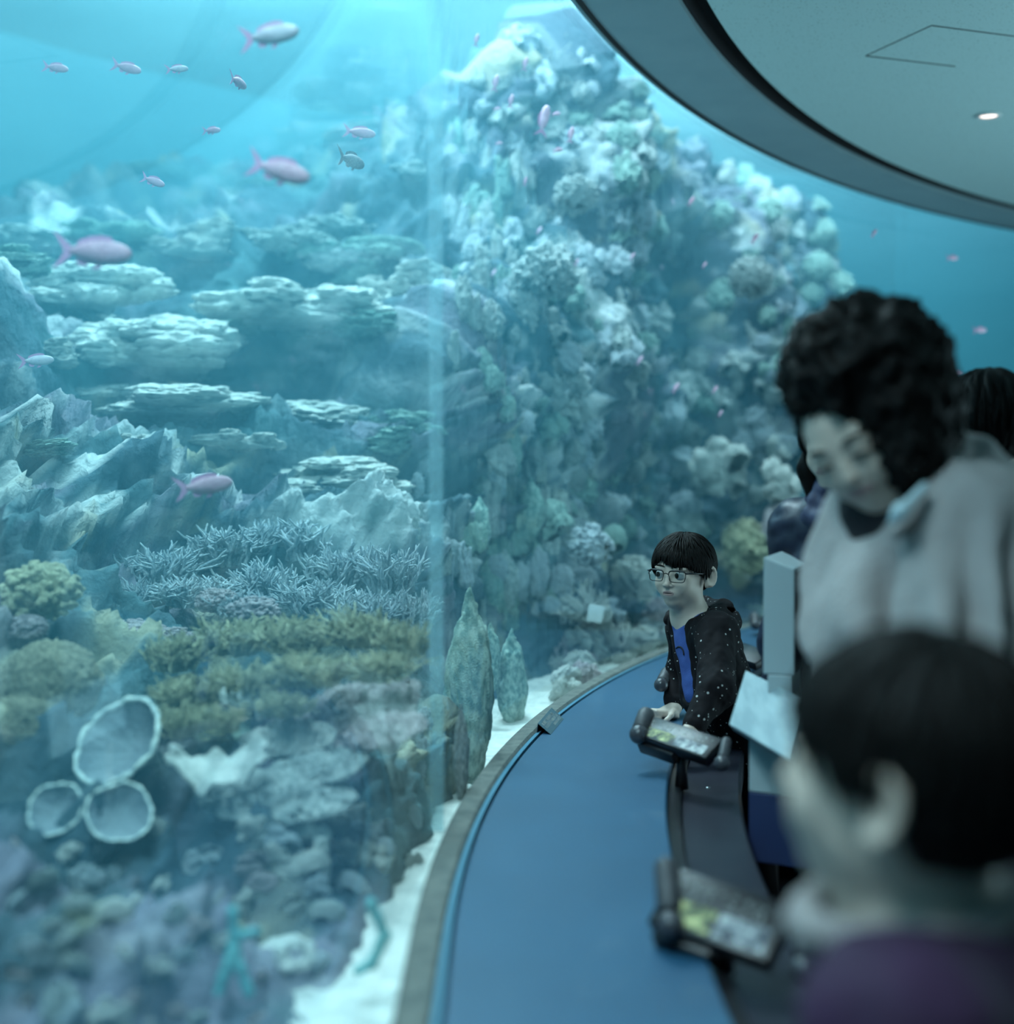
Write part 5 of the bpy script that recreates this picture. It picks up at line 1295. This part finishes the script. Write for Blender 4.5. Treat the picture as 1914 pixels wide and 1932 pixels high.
s = Solid((0.0, 0.8, 0.5), (0.85, 1.5, 1.22), 0.006); s.frame()
s.chain([kn_ - np.array([0, 0, 0.045]), kc, kh], [0.085, 0.135, 0.14], 0.06); s.cap(kls, krs, 0.075, 0.075, 0.05)
for sh, sg in ((kls, -1), (krs, 1)):
    el = sh + np.array([-0.03, 0.03 * sg, -0.19]); wr_ = el + np.array([-0.11, -0.02 * sg, 0.03]); s.cap(sh, el, 0.07, 0.055, 0.03); s.cap(el, wr_, 0.055, 0.045, 0.03)
s.cap(KO - np.array([0, 0, 0.1]), kn_ + np.array([0, 0, 0.01]), 0.07, 0.062, 0.01, 's')
kj = obj('jacket', s.mesh('jacket', lambda v: 0.006 * fbm(v * 13, 2, 5)), M_kj, kid)
s = Solid((0.1, 0.85, 0.95), (0.75, 1.5, 1.30), 0.005); s.frame()
pts = []
for k in range(13):
    a = 2 * math.pi * k / 12; pts.append(kn_ + np.array([0.088 * math.cos(a) - 0.014, 0.086 * math.sin(a), 0.012 + 0.014 * math.cos(a)]))
s.chain(pts, [0.015] * 13, 0.01)
obj('hood_lining', s.mesh('hood_lining', lambda v: 0.004 * fbm(v * 24, 2, 5)), mat('pale_fleece', (0.26, 0.23, 0.23), 0.95, (0.32, 0.29, 0.28), 30), kj)
s = Solid((0.2, 0.9, 0.05), (0.7, 1.45, 0.75), 0.008); s.frame()
for sg in (-1, 1):
    q0 = kh + np.array([0, 0.06 * sg, -0.04]); s.chain([q0, q0 + np.array([0, 0, -0.27]), np.array([q0[0] + 0.02, q0[1], 0.08])], [0.10, 0.07, 0.055], 0.03)
obj('trousers', s.mesh('trousers'), mat('black_trousers', (0.01, 0.01, 0.013), 0.9), kid)

# ---------------- the two people further back
def standing(px, py, D, face, S, hair_long, coat_m, label, width=0.19, scarf=None, coll=True):
    O = v3(P(px, py, D)); R = basis(face); r = R[:, 0]; f = R[:, 1]
    root = empty('person', (O[0], O[1], 0), label, 'person'); h = O[2] + S / 2
    nb = O + np.array([0, 0, -0.72 * S]) - f * 0.03; cz = nb + np.array([0, 0, -0.25]); hz = np.array([nb[0], nb[1], h * 0.50])
    s = Solid(O * [1, 1, 0] - [0.4, 0.4, 0], O * [1, 1, 0] + [0.4, 0.4, h + 0.05], 0.0085)
    add_head(s, O, R, S, eyes=False); s.frame(); s.cap(O - [0, 0, 0.04], nb, 0.05, 0.055, 0.02); s.chain([nb, cz, hz], [0.06, 0.11, 0.12], 0.06)
    sh = [nb + r * g * width - [0, 0, 0.06] for g in (-1, 1)]; s.cap(sh[0], sh[1], 0.05, 0.05, 0.05)
    arms = []
    for g, q in zip((-1, 1), sh):
        el = q + r * g * 0.05 + [0, 0, -0.27]; wr = el + f * 0.02 + [0, 0, -0.23]; s.chain([q, el, wr], [0.045, 0.036, 0.026], 0.02); arms.append((q, el, wr))
        hand(s, wr, f * 0.6 + np.array([0, 0, -0.8]), -r * g, -f * 0.5, 0.16, curl=0.5)
        a = hz + r * g * 0.09; s.chain([a, a * [1, 1, 0] + [0, 0, h * 0.27], a * [1, 1, 0] + [0, 0, 0.07]], [0.09, 0.06, 0.04], 0.04); s.cap(a * [1, 1, 0] + [0, 0, 0.05], a * [1, 1, 0] + [0, 0, 0.03] + f * 0.13, 0.04, 0.03, 0.02)
    bodymesh('body', s, lip_mi(O, R, S), root, [M_skin, M_lip])
    hl = lambda az: float(np.interp(abs(az), [0, 0.5, 0.9, 1.2, 3.15], [0.22, 0.18, -0.05, -0.26 - (0.01 if hair_long else 0), -0.27]))
    hm = hair_cap(O, R, S, hl, nlock=260, seed=int(px), thick=1.15, lock=0.3, lr=0.03)
    obj('hair', hm, M_hair, root)
    if hair_long:
        s = Solid(O - [0.25, 0.25, 0.45], O + [0.25, 0.25, 0.2], 0.007); s.frame(O, R, S)
        for g in (-1, 1): s.chain([(g * 0.33, 0.06, 0.15), (g * 0.38, 0.10, -0.25), (g * 0.34, 0.14, -0.68)], [0.12, 0.12, 0.07], 0.05)
        s.chain([(0, -0.38, 0.1), (0, -0.40, -0.4), (0, -0.36, -0.9)], [0.25, 0.25, 0.2], 0.1)
        obj('hair_lengths', s.mesh('hair_lengths', lambda v: 0.006 * fbm(v * np.array([60, 60, 12.0]), 2, 3)), M_hair, root)
    s = Solid(O * [1, 1, 0] - [0.45, 0.45, -0.4 * h], O * [1, 1, 0] + [0.45, 0.45, O[2] - S * 0.3], 0.009); s.frame()
    s.chain([nb - [0, 0, 0.03], cz, hz - [0, 0, 0.1]], [0.085, 0.15, 0.16], 0.07); s.cap(sh[0], sh[1], 0.075, 0.075, 0.05)
    for q, el, wr in arms: s.cap(q, el, 0.075, 0.06, 0.03); s.cap(el, wr, 0.06, 0.045, 0.03)
    s.cap(O, nb + [0, 0, 0.01], 0.07, 0.065, 0.01, 's')
    c = obj('coat', s.mesh('coat', lambda v: 0.010 * fbm(v * np.array([9, 9, 16.0]), 3, 5)), coat_m, root)
    if scarf is not None:
        s = Solid(nb - [0.2, 0.2, 0.15], nb + [0.2, 0.2, 0.2], 0.006); s.frame()
        for lev, rr in ((0.055, 0.062), (0.015, 0.075), (-0.02, 0.09)):
            pts = [nb + r * rr * math.cos(6.2832 * k / 12) + f * rr * math.sin(6.2832 * k / 12) + [0, 0, lev + 0.012 * math.sin(6.2832 * k / 6 + lev * 40)] for k in range(13)]
            s.chain(pts, [0.026] * 13, 0.006)
        obj('scarf', s.mesh('scarf', lambda v: 0.004 * fbm(v * 25, 2, 5)), scarf, root)
    s = Solid(O * [1, 1, 0] - [0.3, 0.3, -0.06], O * [1, 1, 0] + [0.3, 0.3, h * 0.5], 0.01); s.frame()
    for g in (-1, 1): a = hz + r * g * 0.09; s.chain([a, a * [1, 1, 0] + [0, 0, h * 0.27], a * [1, 1, 0] + [0, 0, 0.1]], [0.11, 0.08, 0.06], 0.04)
    obj('trousers', s.mesh('trousers'), mat('black_trousers', (0.01, 0.01, 0.013), 0.9), root)
    return root
M_navy = mat('navy_padded_jacket', (0.008, 0.009, 0.026), 0.45, (0.014, 0.016, 0.04), 8, spec=0.4)
standing(1592, 838, 3.05, (-0.75, -0.62, -0.1), 0.205, True, M_navy, 'person in a navy padded jacket with long black hair, mostly hidden behind the woman', 0.13, scarf=mat('dark_navy_scarf', (0.02, 0.02, 0.06), 0.7, (0.05, 0.06, 0.12), 20))
standing(1862, 808, 2.95, (0.15, 0.95, 0), 0.215, False, mat('black_coat', (0.010, 0.010, 0.012), 0.85), 'black haired person in a black coat at the right edge behind the woman\'s collar', 0.18)

# neighbours that would read alike get told apart by height
from collections import defaultdict
same = defaultdict(list)
for o in C.objects:
    if o.parent is None and o.get('label'): same[o['label']].append(o)
for lab, os_ in same.items():
    if len(os_) in (2, 3):
        os_.sort(key=lambda o: -((o.location.z - 1.5) / max(o.location.y, 0.5)))
        for o, wd in zip(os_, ('upper', 'lower') if len(os_) == 2 else ('topmost', 'middle', 'lowest')): o['label'] = lab + ', ' + wd
